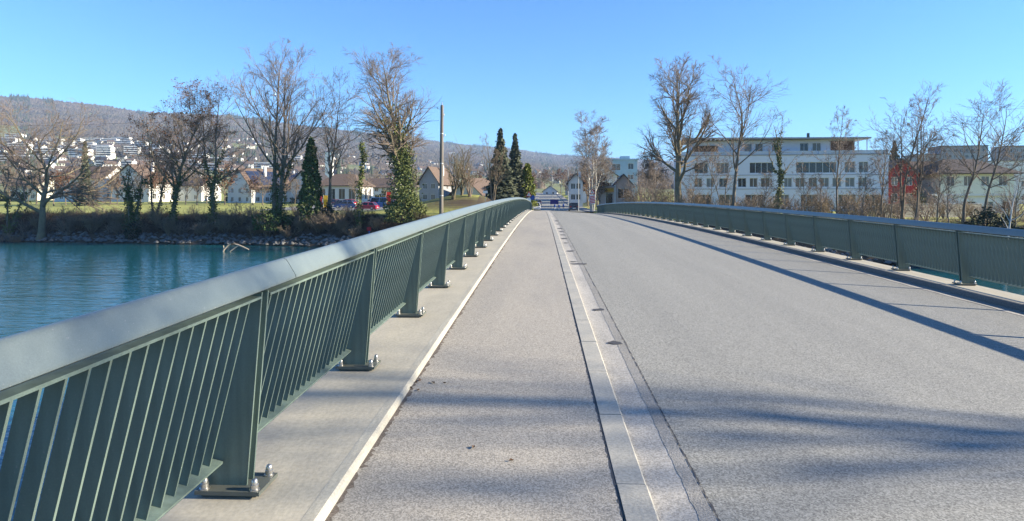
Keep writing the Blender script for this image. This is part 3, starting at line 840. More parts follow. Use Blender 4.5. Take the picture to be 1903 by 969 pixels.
# far bank, left of the bridge
rgb = np.random.default_rng(90)
for k in range(34):
    px = -20 + k * 21 + rgb.uniform(-8, 8)
    xg, _ = at(px, 90); yb = float(far_bank(xg)) + rgb.uniform(1.6, 6.0)
    shrub('scrub_shrub', ('dark brown leafless scrub hanging over the waterline of the far bank', 'pale brown leafless scrub on the slope of the far bank')[k % 2], 0, 0, rgb.uniform(1.8, 3.3), rgb.uniform(3.5, 6), 600 + k, m=(M_TWIG, M_DRY)[k % 2], loc=(xg, yb), stems=20, dense=6, group=('dark scrub along the waterline', 'pale scrub on the bank slope')[k % 2])
bare_tree('oak_tree', 'broad leafless oak with low spreading limbs on the grassy river bank', 76, 95, 178, 'oak', 11, r0=.52, spread=1.25, bark=M_BARK_OLIVE)
bare_tree('bank_tree', 'short dark ivy-wrapped tree with a forked top on the bank beside the russet oak', 247, 94, 262, 'stub', 12, trunks=((-.12, 0), (.10, .02), (.02, 0)), r0=.34, ivy=(.62, 2600, .42), ivy_mat=M_IVY_DARK)
bare_tree('russet_oak', 'oak still holding scattered russet brown leaves on the river bank', 322, 95, 150, 'round', 13, r0=.34, ivy=(.38, 1300, .40), leaves=(2600, M_RUSSET, .13), bark=M_BARK_OLIVE, ivy_mat=M_IVY_DARK)
bare_tree('slender_bank_tree', 'crooked slim leafless tree between the ivied stump tree and the russet oak', 290, 97, 205, 'slender', 14, trunks=((-.12, 0), (.08, 0)), r0=.22, leaves=(700, M_RUSSET, .12), ivy=(.4, 700, .32), ivy_mat=M_IVY_DARK)
bare_tree('tall_grey_tree', 'tall thin pale-stemmed tree with an ivied side trunk right of the russet oak', 398, 94, 128, 'slender', 15, trunks=((0, 0), (-.14, 0)), r0=.34, ivy=(.42, 2200, .42), twig=M_TWIG_GREY, spread=1.05)
bare_tree('twin_poplar', 'very tall twin-trunked leafless poplar rising from an ivy thicket by the river', 514, 93, 72, 'fan', 16, trunks=((-.04, 0), (.03, .02)), r0=.50, ivy=(.26, 1900, .50), ivy_mat=M_IVY_DARK, twig=M_TWIG_GREY, spread=1.0)
conifer('ivy_column', 'dense dark green column of ivy smothering a trunk beside the twin poplar', 578, 91, 258, 3.4, 17, m=M_IVY_DARK, col=True, n=900)
bare_tree('leaning_bank_tree', 'leafless tree with two slim forking stems right of the ivy column', 612, 92, 122, 'slender', 18, trunks=((.05, 0), (-.10, 0)), r0=.30, spread=1.25, ivy=(.12, 300, .25), ivy_mat=M_IVY_DARK)
bare_tree('thin_ivied_tree', 'narrow ivy-clad stem standing between the parked cars and the large ivied tree', 668, 88, 262, 'stub', 19, r0=.15, ivy=(.97, 1500, .30), spread=.45, dens=.6)
bare_tree('ivied_great_tree', 'largest bank tree, its trunk and lower limbs thick with ivy, beside the utility pole', 750, 90, 68, 'great', 27, trunks=((-.015, 0),), r0=.52, ivy=(.52, 10500, 1.05), bark=M_BARK_OLIVE, spread=1.0, ivy_size=.17)
bare_tree('edge_tree', 'small yellowish leafless tree with ivy left of the broad oak', 16, 97, 300, 'stub', 21, trunks=((0, 0), (.15, 0)), r0=.2, ivy=(.6, 700, .35), leaves=(600, M_OLIVE, .13))
conifer('garden_conifer', 'dark conifer behind the broad oak in front of the brown-roofed house', 158, 140, 263, 4.6, 22, n=700)
for k, (px, zc, h, w) in enumerate(((172, 96, 3.0, 3.6), (45, 97, 2.8, 3.5), (120, 97, 2.2, 3), (222, 96, 2.4, 2.6), (205, 95, 2.2, 2.4), (352, 96, 2.8, 3), (440, 95, 3, 3.5), (470, 94, 3.6, 3.4), (552, 94, 2.6, 3.2), (5, 95, 2.6, 3))):
    shrub('bank_shrub', 'leafless many-stemmed shrub ' + ('standing alone on the grass left of the ivied stump tree', 'between the broad oak and the small yellowish tree', 'close right of the broad oak', 'touching the ivied stump tree on the bank', 'of low upright shoots near the ivied stump tree', 'between the russet oak and the tall thin pale tree', 'right of the tall thin pale tree', 'left of the ivy thicket under the twin poplar', 'between the twin poplar and the ivy column', 'under the small yellowish tree on the bank edge')[k], px, zc, h, w, 60 + k, group='bare shrubs along the river bank')
for k, (px, zc, h, w) in enumerate(((600, 89, 2.8, 4.5), (635, 88, 2.2, 3.6), (560, 90, 2.3, 4.2), (420, 92, 2.2, 4.5), (700, 87, 2.0, 3.2), (380, 92, 2.0, 4), (30, 95, 2.1, 4.5))):
    shrub('straw_shrub', 'straw-coloured tangle of dry stems on the bank ' + ('below the ivy column', 'below the slim leaning tree and parked cars', 'below the gap beside the twin poplar', 'just right of the tall pale tree', 'below the narrow ivy-clad stem', 'below the tall thin pale tree', 'below the small yellowish tree')[k], px, zc, h, w, 80 + k, m=M_DRY, stems=26, dense=6, group='dry shrubs on the bank slope')
bush('ivy_thicket', 'dark ivy thicket round the foot of the twin poplar', 507, 91.5, 3.0, 6.2, M_IVY_DARK, 31, n=2400, size=.17)
bush('bank_bramble', 'dark green bramble mound at the foot of the ivied stump tree', 246, 93, 2.4, 2.2, M_EVERG, 32, n=900, size=.16)
bush('bank_bramble', 'dark green bramble mound below the slim leaning tree by the cars', 610, 91, 2.4, 2.8, M_EVERG, 33, n=900, size=.16)
bush('tree_foot_bush', 'green bush with hanging shoots at the foot of the large ivied tree', 752, 88, 4.2, 5.4, M_IVY, 34, n=3200, size=.17)
for k, (px, zc, ht, w, m_) in enumerate(((842, 97, 300, 2.2, M_BARK_OLIVE), (858, 99, 306, 2.2, M_BARK_OLIVE), (873, 98, 322, 2, M_TWIG))):
    shrub('slope_shrub', ('tall straw-coloured leafless shrub closest to the utility pole', 'straw-coloured leafless shrub in the middle of the grass mound', 'darker brown leafless shrub on the right end of the grass mound')[k], px, zc, zz(ht, zc) + 1.0, w, 100 + k, m=m_, stems=8, dense=4, group='tall shrubs right of the utility pole')
# evergreens left of the street
conifer('spruce_tree', 'taller dark spruce left of the street beyond the bridge', 930, 108, 240, 7.8, 41, n=1300)
conifer('spruce_tree', 'narrower dark spruce beside the yellow-green thuja', 957, 112, 249, 6.4, 42, n=1200)
conifer('thuja_tree', 'bright yellow-green conical thuja beside the dark spruces', 980, 112, 305, 3.6, 43, m=M_THUJA, col=True, n=500)
bare_tree('willow_tree', 'leafless many-branched tree in front of the dark spruces', 916, 100, 248, 'upright', 44, r0=.16, trunks=((-.1, 0), (.05, 0), (.14, 0)), spread=.6, twig=M_DRY, bark=M_DRY, dens=.6)
bush('clipped_hedge', 'low clipped green hedge below the spruces at the street corner', 962, 104, 2.35, 5.2, M_HEDGE, 45, n=2600, box=True, dpt=1.4, size=.10)
# right of the bridge
bare_tree('birch_tree', 'white-stemmed birch clump with fine twigs beyond the right railing end', 1100, 102, 205, 'birch', 51, trunks=((-.05, 0), (.03, .02), (.10, 0)), r0=.17, bark=M_BIRCH, twig=M_TWIG_GREY, spread=1.15)
bare_tree('riverside_oak', 'large dark leafless oak with mossy trunk left of the white office building', 1264, 80, 100, 'round', 52, r0=.52, bark=M_BARK_OLIVE, spread=.98, trunks=((-.02, 0),))
bare_tree('riverside_ash', 'tall slim leafless tree with a forked trunk in front of the office building', 1362, 78, 100, 'slender', 53, trunks=((.03, 0),), r0=.25, spread=1.3)
bare_tree('ivied_leaning_tree', 'leaning tree with ivied trunk and stubby upper branches in front of the office windows', 1440, 76, 205, 'stub', 54, trunks=((.20, 0),), r0=.24, ivy=(.75, 1700, .24), bark=M_BARK_OLIVE, ivy_size=.13)
bare_tree('sapling_tree', 'thin twin-stemmed sapling beside the tall forked tree', 1346, 79, 238, 'slender', 55, trunks=((-.04, 0), (.05, 0)), r0=.11, spread=.8, dens=.8)
bare_tree('twiggy_tree', 'fine-twigged slim tree in front of the right half of the office building', 1556, 76, 196, 'birch', 56, r0=.13, twig=M_TWIG_GREY, dens=.8)
bare_tree('arching_tree', 'thin dark tree with arching twigs at the right corner of the office building', 1637, 72, 235, 'slender', 57, r0=.12, spread=1.3, dens=.9)
bare_tree('dark_trunk_tree', 'thick dark-trunked leafless tree in front of the red house', 1677, 70, 158, 'slender', 58, r0=.21, trunks=((.02, 0), (-.05, 0)), spread=1.15, dens=.85)
bare_tree('multi_stem_tree', 'many-stemmed leafless tree leaning right before the pale house', 1702, 68, 165, 'slender', 59, r0=.15, trunks=((.06, 0), (.13, 0), (-.02, 0)), spread=1.0, dens=.8)
bare_tree('bank_maple', 'leafless tree with an upright trunk before the pale green house', 1790, 66, 170, 'slender', 61, r0=.16, trunks=((.03, 0),), spread=1.3, dens=.85)
bare_tree('bank_maple', 'leafless tree with a fan-shaped crown near the low white roof', 1828, 65, 155, 'slender', 62, r0=.15, trunks=((.05, 0),), spread=1.4, dens=.85)
bare_tree('broken_trunk', 'pale broken leaning trunk with a dark stub before the evergreen bushes', 1866, 56, 318, 'stub', 63, r0=.13, trunks=((.12, 0),), bark=M_BIRCH, spread=.5, dens=.5)
for k, (px, zc, top, sp) in enumerate(((1495, 74, 300, 1.0), (1525, 73, 318, 1.0), (1415, 76, 315, 1.1), (1600, 70, 300, 1), (1740, 66, 262, 1.1), (1765, 64, 290, 1.), (1655, 69, 310, 1.), (1320, 84, 255, 1.2), (1285, 84, 300, 1), (1885, 60, 255, 1.2))):
    bare_tree('young_tree', 'slim young leafless tree ' + ('in front of the ribbon of office windows', 'before the leftmost tan beech ball', 'between the forked tall tree and the ivied leaning tree', 'between the tan beech balls and the office corner', 'right of the many-stemmed leaning tree', 'before the left wall of the pale green house', 'at the office corner before the red house', 'right of the mossy riverside oak, the taller of two', 'right of the mossy riverside oak, the shorter of two', 'right of the broken pale trunk')[k], px, zc, top, 'slender', 200 + k, r0=.075, spread=sp, dens=.85, group='young trees behind the road-edge railing')
for k, (px, zc, h, w, m_) in enumerate(((1215, 86, 5.0, 5, M_TWIG_GREY), (1238, 84, 4.4, 4, M_TWIG), (1195, 90, 6.2, 5, M_TWIG_GREY), (1300, 79, 3.4, 4, M_DRY), (1330, 78, 3.2, 4, M_DRY), (1395, 75, 3.0, 4, M_TWIG), (1425, 74, 2.8, 3.4, M_DRY), (1475, 72, 2.9, 3.6, M_TWIG), (1512, 71, 2.8, 3.5, M_DRY), (1580, 69, 3.0, 4, M_TWIG), (1622, 68, 2.8, 3.6, M_DRY), (1700, 65, 2.6, 3.5, M_TWIG), (1735, 63, 2.5, 3.5, M_TWIG), (1775, 62, 2.8, 4, M_TWIG), (1815, 60, 2.9, 4, M_TWIG), (1845, 58, 3.2, 4, M_TWIG), (1890, 56, 3.0, 4, M_TWIG), (1255, 79, 3.0, 4.6, M_DRY), (1180, 92, 4, 4, M_DRY))):
    shrub('thicket_shrub', 'leafless shrub ' + ('with grey twigs under the small white birch', 'left of the mossy oak trunk', 'with grey twigs, tallest beside the conservatory house', 'of straw colour right of the mossy oak trunk', 'of straw colour left of the thin twin-stemmed sapling', 'right of the tall forked tree', 'of straw colour at the foot of the ivied leaning tree', 'right of the ivied leaning tree', 'of straw colour below the ribbon of office windows', 'below the fine-twigged slim tree', 'of straw colour at the office building corner', 'under the many-stemmed leaning tree', 'between the many-stemmed tree and the pale house', 'left of the upright-trunked tree before the pale house', 'between the two trees before the pale green house', 'left of the dark rounded evergreen bush', 'right of the broken pale trunk', 'of straw colour at the foot of the mossy oak', 'of straw colour near the striped warning sign')[k], px, zc, h, w, 220 + k, m=m_, stems=14, dense=6, group='thicket shrubs behind the road-edge railing')
rgb = np.random.default_rng(91)
for k in range(36):
    px = 1190 + k * 20.5 + rgb.uniform(-8, 8)
    xg, yg = at(px, np.interp(px, [1190, 1500, 1900], [92, 77, 63]) + rgb.uniform(0, 9))
    shrub('undergrowth_shrub', ('tall grey-brown leafless undergrowth before the office and houses on the right bank', 'straw-brown leafless undergrowth before the office and houses on the right bank')[k % 2], 0, 0, rgb.uniform(2.2, 4.0), rgb.uniform(3.5, 6), 660 + k, m=(M_TWIG_GREY, M_DRY)[k % 2], loc=(xg, yg), stems=12, dense=5, group=('grey-brown undergrowth on the right bank', 'straw-brown undergrowth on the right bank')[k % 2])
for k, (px, w) in enumerate(((1535, 2.0), (1573, 2.4), (1606, 2.8))):
    bush('beech_hedge_ball', ('narrowest clipped tan beech ball before the office building', 'middle one of the clipped tan beech balls before the office', 'widest clipped tan beech ball before the office building corner')[k], px, 95, 2.8, w, M_TAN, 260 + k, n=1100, size=.11, group='tan beech balls before the office building')
bush('evergreen_bush', 'dark rounded evergreen bush left of the broken trunk', 1832, 62, 4.0, 4.2, M_EVERG, 270, n=2600, size=.15)
bush('evergreen_bush', 'tall dark evergreen bush behind the broken trunk', 1872, 60, 4.4, 3.2, M_EVERG, 271, n=2400, size=.15)
bush('evergreen_bush', 'wide dark evergreen bush right of the broken trunk', 1905, 58, 3.2, 4.2, M_EVERG, 272, n=2400, size=.15)
bush('yellow_bush', 'small yellow-green bush behind the trees by the red house', 1704, 95, 4.0, 2.4, M_OLIVE, 273, n=700, size=.15)
conifer('garden_spruce', 'dark spruce rising behind the red house', 1662, 165, 262, 9.0, 274, n=800)
bare_tree('brown_wood_tree', 'reddish brown twiggy tree behind the riverside oak', 1208, 120, 268, 'birch', 275, r0=.16, trunks=((0, 0), (.1, 0)), twig=M_TWIG, leaves=(500, M_RUSSET, .16), spread=1.3)
bare_tree('small_birch', 'small white birch left of the riverside oak', 1218, 98, 295, 'birch', 276, r0=.10, bark=M_BIRCH, trunks=((.02, 0), (-.16, 0)), twig=M_TWIG_GREY)
# small trees in the gardens and along the street, copies of three of a kind
PROTO = [bare_tree('garden_tree', 'small round-crowned leafless garden tree among the houses behind the meadow', 68, 150, 300, 'round', 310, r0=.16, dens=.6, twig_r=1.6, group='round garden trees'),
         bare_tree('garden_tree', 'small upright leafless garden tree among the houses behind the meadow', 205, 148, 300, 'upright', 311, r0=.15, dens=.6, twig_r=1.6, group='upright garden trees'),
         bare_tree('garden_tree', 'small russet-leaved garden tree among the houses behind the meadow', 300, 150, 306, 'round', 312, r0=.15, dens=.6, twig_r=1.6, leaves=(900, M_RUSSET, .2), group='russet garden trees')]
rgp = np.random.default_rng(313)
for k, px in enumerate((18, 52, 100, 122, 180, 218, 262, 282, 318, 345, 366, 384, 418, 470, 488, 530, 548, 592, 660, 684, 700, 728, 768, 790, 812, 835, 890, 25, 150, 335, 505, 640, 775)):
    c = copy_tree(PROTO[int(rgp.integers(0, 3))])
    zc = rgp.uniform(142, 156) if k < 20 else rgp.uniform(190, 260)
    x, y = at(px, zc); sc_ = rgp.uniform(.55, 1.0) * (1 if zc < 180 else 1.25)
    c.location = (x, y, gz(x, y) - .1); c.scale = (sc_,) * 3; c.rotation_euler = (0, 0, rgp.uniform(0, 6.28))
for k, (xw, yw) in enumerate(((12.5, 132), (13.0, 147), (12.2, 165), (13.5, 186), (12.6, 210), (-6.5, 190), (-7.0, 230))):
    c = copy_tree(PROTO[1]); c.name = 'street_tree'
    c['label'] = 'leafless street tree on the right pavement shading the street' if xw > 0 else 'leafless street tree on the left pavement beyond the thuja'; c['group'] = 'street trees'
    c.location = (xw, yw, gz(xw, yw) - .1); c.scale = (1.1,) * 3; c.rotation_euler = (0, 0, k * 1.3)
for k, (xw, yw, j, s_) in enumerate(((-6.2, 150, 2, .8), (-7.5, 172, 0, 1.0), (-6.0, 208, 2, 1.1), (-8.0, 255, 0, 1.3), (-5.5, 300, 2, 1.2), (11.5, 124, 2, .75), (12.5, 139, 0, .8), (11.6, 156, 2, .9), (-3.5, 372, 0, 1.5), (1.5, 382, 2, 1.5), (6.0, 376, 0, 1.6), (11.0, 366, 2, 1.5), (16, 372, 0, 1.6), (-10, 365, 2, 1.6), (10.9, 205, 2, 1.0), (10.6, 250, 0, 1.0))):
    c = copy_tree(PROTO[j]); c.name = 'street_tree'
    c['label'] = ('round leafless tree lining the street beyond the bridge', '', 'russet-leaved tree lining the street beyond the bridge')[j]; c['group'] = ('round street trees', '', 'russet street trees')[j]
    c.location = (xw, yw, gz(xw, yw) - .1); c.scale = (s_,) * 3; c.rotation_euler = (0, 0, k * 1.7)
# near bank, right of the bridge: its branches throw soft shadows over the deck
bare_tree('near_bank_tree', 'leafless tree on the near bank whose branches shade the deck', 0, 0, 0, 'round', 300, loc=(25.0, 2.1), H=15.5, r0=.34, spread=.8, dens=.6, lmin=.58)
bare_tree('near_bank_tree', 'second leafless tree farther along the near bank shading the sidewalk', 0, 0, 0, 'slender', 301, loc=(31.0, 5.1), H=17.5, r0=.3, spread=1.0, dens=.4, lmin=.62)

# brush and dry grass down the bank, riprap at the water line
def brush(name, label, xs, dmin, dmax, n, hgt, m, seed, cat):
    rg = np.random.default_rng(seed)
    X = rg.uniform(xs[0], xs[1], n); d = rg.uniform(dmin, dmax, n); Y = far_bank(X) + d
    Z = ground_z(X, Y)
    clump = .55 + .45 * np.sin(X * .55 + seed) * np.sin(X * .21 + d) + .25 * np.sin(X * 1.7)
    h = hgt * np.clip(clump, .15, 1.2) * rg.uniform(.5, 1.2, n)
    P0 = np.stack([X, Y, Z - .05], -1)
    D0 = np.stack([rg.normal(0, .45, n), rg.normal(-.15, .45, n), np.ones(n)], -1); D0 /= np.linalg.norm(D0, axis=1, keepdims=True)
    P, R = grow(rg, P0, D0, h, np.full(n, .02), 3, .22, -.06, .4)
    V, Q_ = tubes(P, R, 3)
    return tag(link(name, mesh_np(name, V, Q_, m)), label, cat, kind='stuff')
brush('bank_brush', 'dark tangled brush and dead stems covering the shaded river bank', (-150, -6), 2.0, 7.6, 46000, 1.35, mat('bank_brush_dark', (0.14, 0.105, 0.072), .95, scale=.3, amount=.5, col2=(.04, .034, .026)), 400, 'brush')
brush('bank_grass', 'brown dead grass and stems on the right bank behind the railing', (12, 75), 2.0, 12.0, 9000, .9, M_DRY, 401, 'brush')
rg = np.random.default_rng(402)
n = 4600
X = rg.uniform(-160, 75, n); d = rg.uniform(-.9, 2.6, n); Y = far_bank(X) + d
Zr = ground_z(X, Y)
s = (.16 + .34 * rg.random(n) ** 2.2)[:, None, None]
sh = np.repeat(OCT_V[None], n, 0) * (1 + .22 * rg.normal(size=(n, 7, 1))) * np.array([1.15, 1, .7]) * s
V = sh + np.stack([X, Y, Zr + .03], -1)[:, None, :]
T = (OCT_T[None] + (np.arange(n) * 7)[:, None, None]).reshape(-1, 3)
tag(link('riprap', mesh_np('riprap', V.reshape(-1, 3), None, mat('river_stone', (0.22, 0.215, 0.205), .9, scale=.35, amount=.5, col2=(.07, .07, .068), fine=(9, .2)), T=T)), 'grey riprap stones lining the foot of the bank', 'stones', kind='stuff')

# ------------------------------------------------------------------ buildings
WIN_CACHE = {}
PANE_RG = np.random.default_rng(9)
M_PANE_CURTAIN = mat('pane_with_curtain', (0.16, 0.125, 0.085), .12, scale=1.5, amount=.5, col2=(.05, .045, .04), spec=.7, stretch=(4, 4, .6))
M_PANE_BLIND = mat('pane_with_blind', (0.20, 0.195, 0.18), .15, scale=1.0, amount=.5, col2=(.04, .045, .05), spec=.7)
def window_meshes(w, h, mull, fm):
    key = (round(w, 2), round(h, 2), mull, fm.name)
    if key not in WIN_CACHE:
        f = MB(); b = .07
        f.box(-w/2, w/2, -.04, .04, 0, b); f.box(-w/2, w/2, -.04, .04, h - b, h)
        f.box(-w/2, -w/2 + b, -.038, .038, b, h - b); f.box(w/2 - b, w/2, -.038, .038, b, h - b)
        for k in range(mull):
            x = -w/2 + w * (k + 1) / (mull + 1); f.box(x - .035, x + .035, -.036, .036, b, h - b)
        p = MB(); p.box(-w/2 + b*.5, w/2 - b*.5, -.012, .012, b*.5, h - b*.5)
        WIN_CACHE[key] = (f.mesh('window', fm), [p.mesh('pane', m_) for m_ in (M_GLASS, M_GLASS, M_PANE_CURTAIN, M_PANE_BLIND)])
    f_, ps = WIN_CACHE[key]
    return f_, ps[PANE_RG.integers(0, 4)]

def facade(mb, O, u, n, width, z0, z1, ops, rec=.16):
    """wall face with real openings; O = middle of the wall foot"""
    us = sorted({-width/2, width/2, *[a for o in ops for a in o[:2]]})
    vs = sorted({z0, z1, *[a for o in ops for a in o[2:4]]})
    P = lambda a, z, d=0: (O[0] + u[0]*a - n[0]*d, O[1] + u[1]*a - n[1]*d, z)
    for i in range(len(us) - 1):
        for j in range(len(vs) - 1):
            um, vm = (us[i] + us[i+1]) / 2, (vs[j] + vs[j+1]) / 2
            if any(o[0] < um < o[1] and o[2] < vm < o[3] for o in ops): continue
            mb.add([P(us[i], vs[j]), P(us[i+1], vs[j]), P(us[i+1], vs[j+1]), P(us[i], vs[j+1])], [(0, 1, 2, 3)])
    for o in ops:
        a, b, c, d = o[:4]
        q = [P(a, c), P(b, c), P(b, d), P(a, d), P(a, c, rec), P(b, c, rec), P(b, d, rec), P(a, d, rec)]
        mb.add(q, [(0, 4, 5, 1), (1, 5, 6, 2), (2, 6, 7, 3), (3, 7, 4, 0), (4, 7, 6, 5)])

def shell(t, w, d, h, ops, wall_m, zb=-1.0, fm=None, gable=None, roof_h=0, rec=.16, sill=True, cy=0.0, name='wall'):
    fm = fm or M_FRAME
    mb = MB()
    sides = {'front': ((0, cy - d/2), (1, 0), (0, -1), w), 'right': ((w/2, cy), (0, 1), (1, 0), d), 'back': ((0, cy + d/2), (-1, 0), (0, 1), w), 'left': ((-w/2, cy), (0, -1), (-1, 0), d)}
    for sname, (O, u, n, wd) in sides.items():
        facade(mb, O, u, n, wd, zb, h, ops.get(sname, []), rec)
    if gable == 'y':     # ridge runs front to back: gables on front and back
        for yy in (cy - d/2, cy + d/2):
            mb.add([(-w/2, yy, h), (w/2, yy, h), (0, yy, h + roof_h)], [(0, 1, 2) if yy < cy else (1, 0, 2)])
    elif gable == 'x':
        for xx in (-w/2, w/2):
            mb.add([(xx, cy - d/2, h), (xx, cy + d/2, h), (xx, cy, h + roof_h)], [(1, 0, 2) if xx < 0 else (0, 1, 2)])
    else:
        mb.add([(-w/2, cy - d/2, h), (w/2, cy - d/2, h), (w/2, cy + d/2, h), (-w/2, cy + d/2, h)], [(0, 1, 2, 3)])
    wall = mb.build(name, wall_m, t)
    for sname, (O, u, n, wd) in sides.items():
        ang = math.atan2(u[1], u[0])
        for o in ops.get(sname, []):
            mull = o[4] if len(o) > 4 else 1
            if mull < 0: continue
            fme, pme = window_meshes(o[1] - o[0], o[3] - o[2], mull, fm)
            c = (o[0] + o[1]) / 2
            wn_ = link('window', fme, t, (O[0] + u[0]*c - n[0]*(rec - .05), O[1] + u[1]*c - n[1]*(rec - .05), o[2]), ang)
            link('pane', pme, wn_)
    return wall

def roof_gable(t, w, d, h, rh, m, axis_='x', ov=.6, th=.22, cy=0.0, name='roof'):
    mb = MB()
    if axis_ == 'x':
        sl = rh / (d/2)
        for s in (-1, 1):
            y0, y1 = cy + s*(d/2 + ov), cy
            z0, z1 = h - ov*sl, h + rh
            p = [(-w/2-ov, y0, z0), (w/2+ov, y0, z0), (w/2+ov, y1, z1), (-w/2-ov, y1, z1)]
            mb.hexa([(a, b, c + .03) for a, b, c in p] + [(a, b, c + th) for a, b, c in p])
    else:
        sl = rh / (w/2)
        for s in (-1, 1):
            x0, z0, z1 = s*(w/2 + ov), h - ov*sl, h + rh
            p = [(x0, cy-d/2-ov, z0), (0, cy-d/2-ov, z1), (0, cy+d/2+ov, z1), (x0, cy+d/2+ov, z0)]
            mb.hexa([(a, b, c + .03) for a, b, c in p] + [(a, b, c + th) for a, b, c in p])
    return mb.build(name, m, t)

def roof_hip(t, w, d, h, rh, m, ov=.7, ridge=.45, th=.18):
    mb = MB(); a, b = w/2 + ov, d/2 + ov; r = w * ridge / 2
    mb.add([(-a,-b,h), (a,-b,h), (a,b,h), (-a,b,h), (-r,0,h+rh), (r,0,h+rh), (-a,-b,h-th), (a,-b,h-th), (a,b,h-th), (-a,b,h-th)],
           [(0,1,5,4), (1,2,5), (2,3,4,5), (3,0,4), (6,7,1,0), (7,8,2,1), (8,9,3,2), (9,6,0,3), (9,8,7,6)])
    return mb.build('roof', m, t)

def ops_row(u0, u1, n, z0, z1, ww, mull=1):
    st = (u1 - u0) / n
    return [(u0 + st*(k + .5) - ww/2, u0 + st*(k + .5) + ww/2, z0, z1, mull) for k in range(n)]

M_ROOF_BR = mat('roof_tile_brown', (0.16, 0.108, 0.08), .9, scale=1.2, amount=.5, col2=(.10, .075, .06), fine=(6, .25), stretch=(1, 1, 3))
M_ROOF_DK = mat('roof_tile_dark', (0.06, 0.055, 0.06), .8, scale=1.2, amount=.5, fine=(6, .2))
M_SOLAR = mat('solar_panel', (0.03, 0.04, 0.075), .25, scale=1, amount=.3, spec=.6)
M_CREAM = mat('cream_render', (0.62, 0.60, 0.50), .88, scale=.7, amount=.3, col2=(.52, .50, .42))
M_PALE_GREEN = mat('pale_green_render', (0.70, 0.71, 0.61), .88, scale=.7, amount=.3, col2=(.6, .62, .53))
M_PINK = mat('pink_render', (0.55, 0.43, 0.38), .88, scale=.7, amount=.3)
M_RED = mat('red_timber', (0.30, 0.035, 0.03), .8, scale=2, amount=.4, stretch=(6, 6, 1))
M_BLUEW = mat('light_blue_render', (0.38, 0.52, 0.60), .88, scale=.7, amount=.3)
M_GREYC = mat('grey_cladding', (0.34, 0.34, 0.35), .8, scale=1, amount=.3)
M_WOOD_D = mat('brown_timber', (0.16, 0.085, 0.05), .85, scale=2, amount=.5, stretch=(1, 1, 5))
M_DARK = mat('dark_recess', (0.06, 0.065, 0.075), .8, scale=1, amount=.3)
M_ORANGE = mat('orange_awning', (0.60, 0.28, 0.03), .8, scale=3, amount=.2)
M_METAL_G = mat('galvanised_metal', (0.45, 0.46, 0.46), .5, scale=3, amount=.3, metal=.5)

def place(name, label, px, zc, py_base, rz=0.0, cat='house', group=None, d=0.0):
    x, y = at(px, zc)
    x, y = x - math.sin(rz) * d / 2, y + math.cos(rz) * d / 2      # px, zc mark the middle of the front wall
    return thing(name, label, cat, (x, y, zz(py_base, zc)), rz, group)

M_OFFICE = mat('office_render', (0.72, 0.73, 0.77), .85, scale=.5, amount=.35, col2=(.60, .61, .65), stretch=(1, 1, .4))
# --- the white office building
sc_o = 113.0 / F_PX
t = place('office_building', 'white four-storey office building with a set-back top floor behind the riverside trees', 1453, 113, 388, math.radians(-6.5), 'building', d=13.0)
U = lambda px: (px - 1457) * sc_o
Zo = lambda py: (388 - py) * sc_o
ops = [(U(a), U(b), Zo(322), Zo(302), m_) for a, b, m_ in ((1482, 1552, 5), (1566, 1584, 1), (1590, 1606, 1), (1400, 1442, 3))]
ops += [(U(a), U(b), Zo(348), Zo(331), 1) for a, b in ((1379, 1394), (1400, 1414), (1420, 1436), (1461, 1475), (1481, 1497), (1504, 1519), (1524, 1539), (1545, 1560), (1567, 1583), (1589, 1603))]
ops += [(U(a), U(b), Zo(348), Zo(331), 1) for a, b in ((1300, 1314), (1322, 1336), (1345, 1360))]
ops += [(U(a), U(b), Zo(322), Zo(302), 2) for a, b in ((1300, 1325), (1340, 1362))]
ops += [(U(a), U(b), Zo(384), Zo(362), 2) for a, b in ((1300, 1330), (1345, 1375), (1392, 1425), (1445, 1470), (1490, 1520), (1555, 1585), (1600, 1625))]
W_O, D_O = U(1640) - U(1275), 13.0
shell(t, W_O, D_O, Zo(289), {'front': ops, 'right': ops_row(-5.5, 5.5, 4, Zo(322), Zo(302), 1.6) + ops_row(-5.5, 5.5, 4, Zo(348), Zo(331), 1.6)}, M_OFFICE, zb=-2, rec=.28)
pen = [(U(a), U(b), Zo(281), Zo(265), m_) for a, b, m_ in ((1394, 1408, 0), (1414, 1428, 0), (1444, 1459, 1), (1494, 1509, 1), (1516, 1531, 1))]
mb = MB(); mb.box(U(1330), U(1552), -D_O/2 + 2.2, D_O/2 - 1, Zo(289), Zo(286)); mb.build('roof_deck', M_GREYC, t)
tw, cx = U(1552) - U(1330), (U(1552) + U(1330)) / 2
att = link('attic', None, t) if False else None
mb = MB(); facade(mb, (0, -D_O/2 + 1.9), (1, 0), (0, -1), 2 * U(1590) if False else U(1590) - U(1300), Zo(289), Zo(259), [])
mb = MB()
O_ = ((U(1300) + U(1590)) / 2, -D_O/2 + 1.9); wd = U(1590) - U(1300); sh_ = O_[0]
po = [(a - sh_, b - sh_, c, d_, m_) for a, b, c, d_, m_ in pen]
facade(mb, O_, (1, 0), (0, -1), wd, Zo(289), Zo(259), po, .18)
facade(mb, (O_[0] + wd/2, 0.5), (0, 1), (1, 0), D_O - 2.8, Zo(289), Zo(259), [])
facade(mb, (O_[0] - wd/2, 0.5), (0, -1), (-1, 0), D_O - 2.8, Zo(289), Zo(259), [])
facade(mb, (O_[0], D_O/2 - .9), (-1, 0), (0, 1), wd, Zo(289), Zo(259), [])
mb.build('attic_wall', M_OFFICE, t)
for o in po:
    fme, pme = window_meshes(o[1] - o[0], o[3] - o[2], o[4], M_FRAME)
    wn_ = link('window', fme, t, (O_[0] + (o[0] + o[1])/2, O_[1] + .12, o[2])); link('pane', pme, wn_)
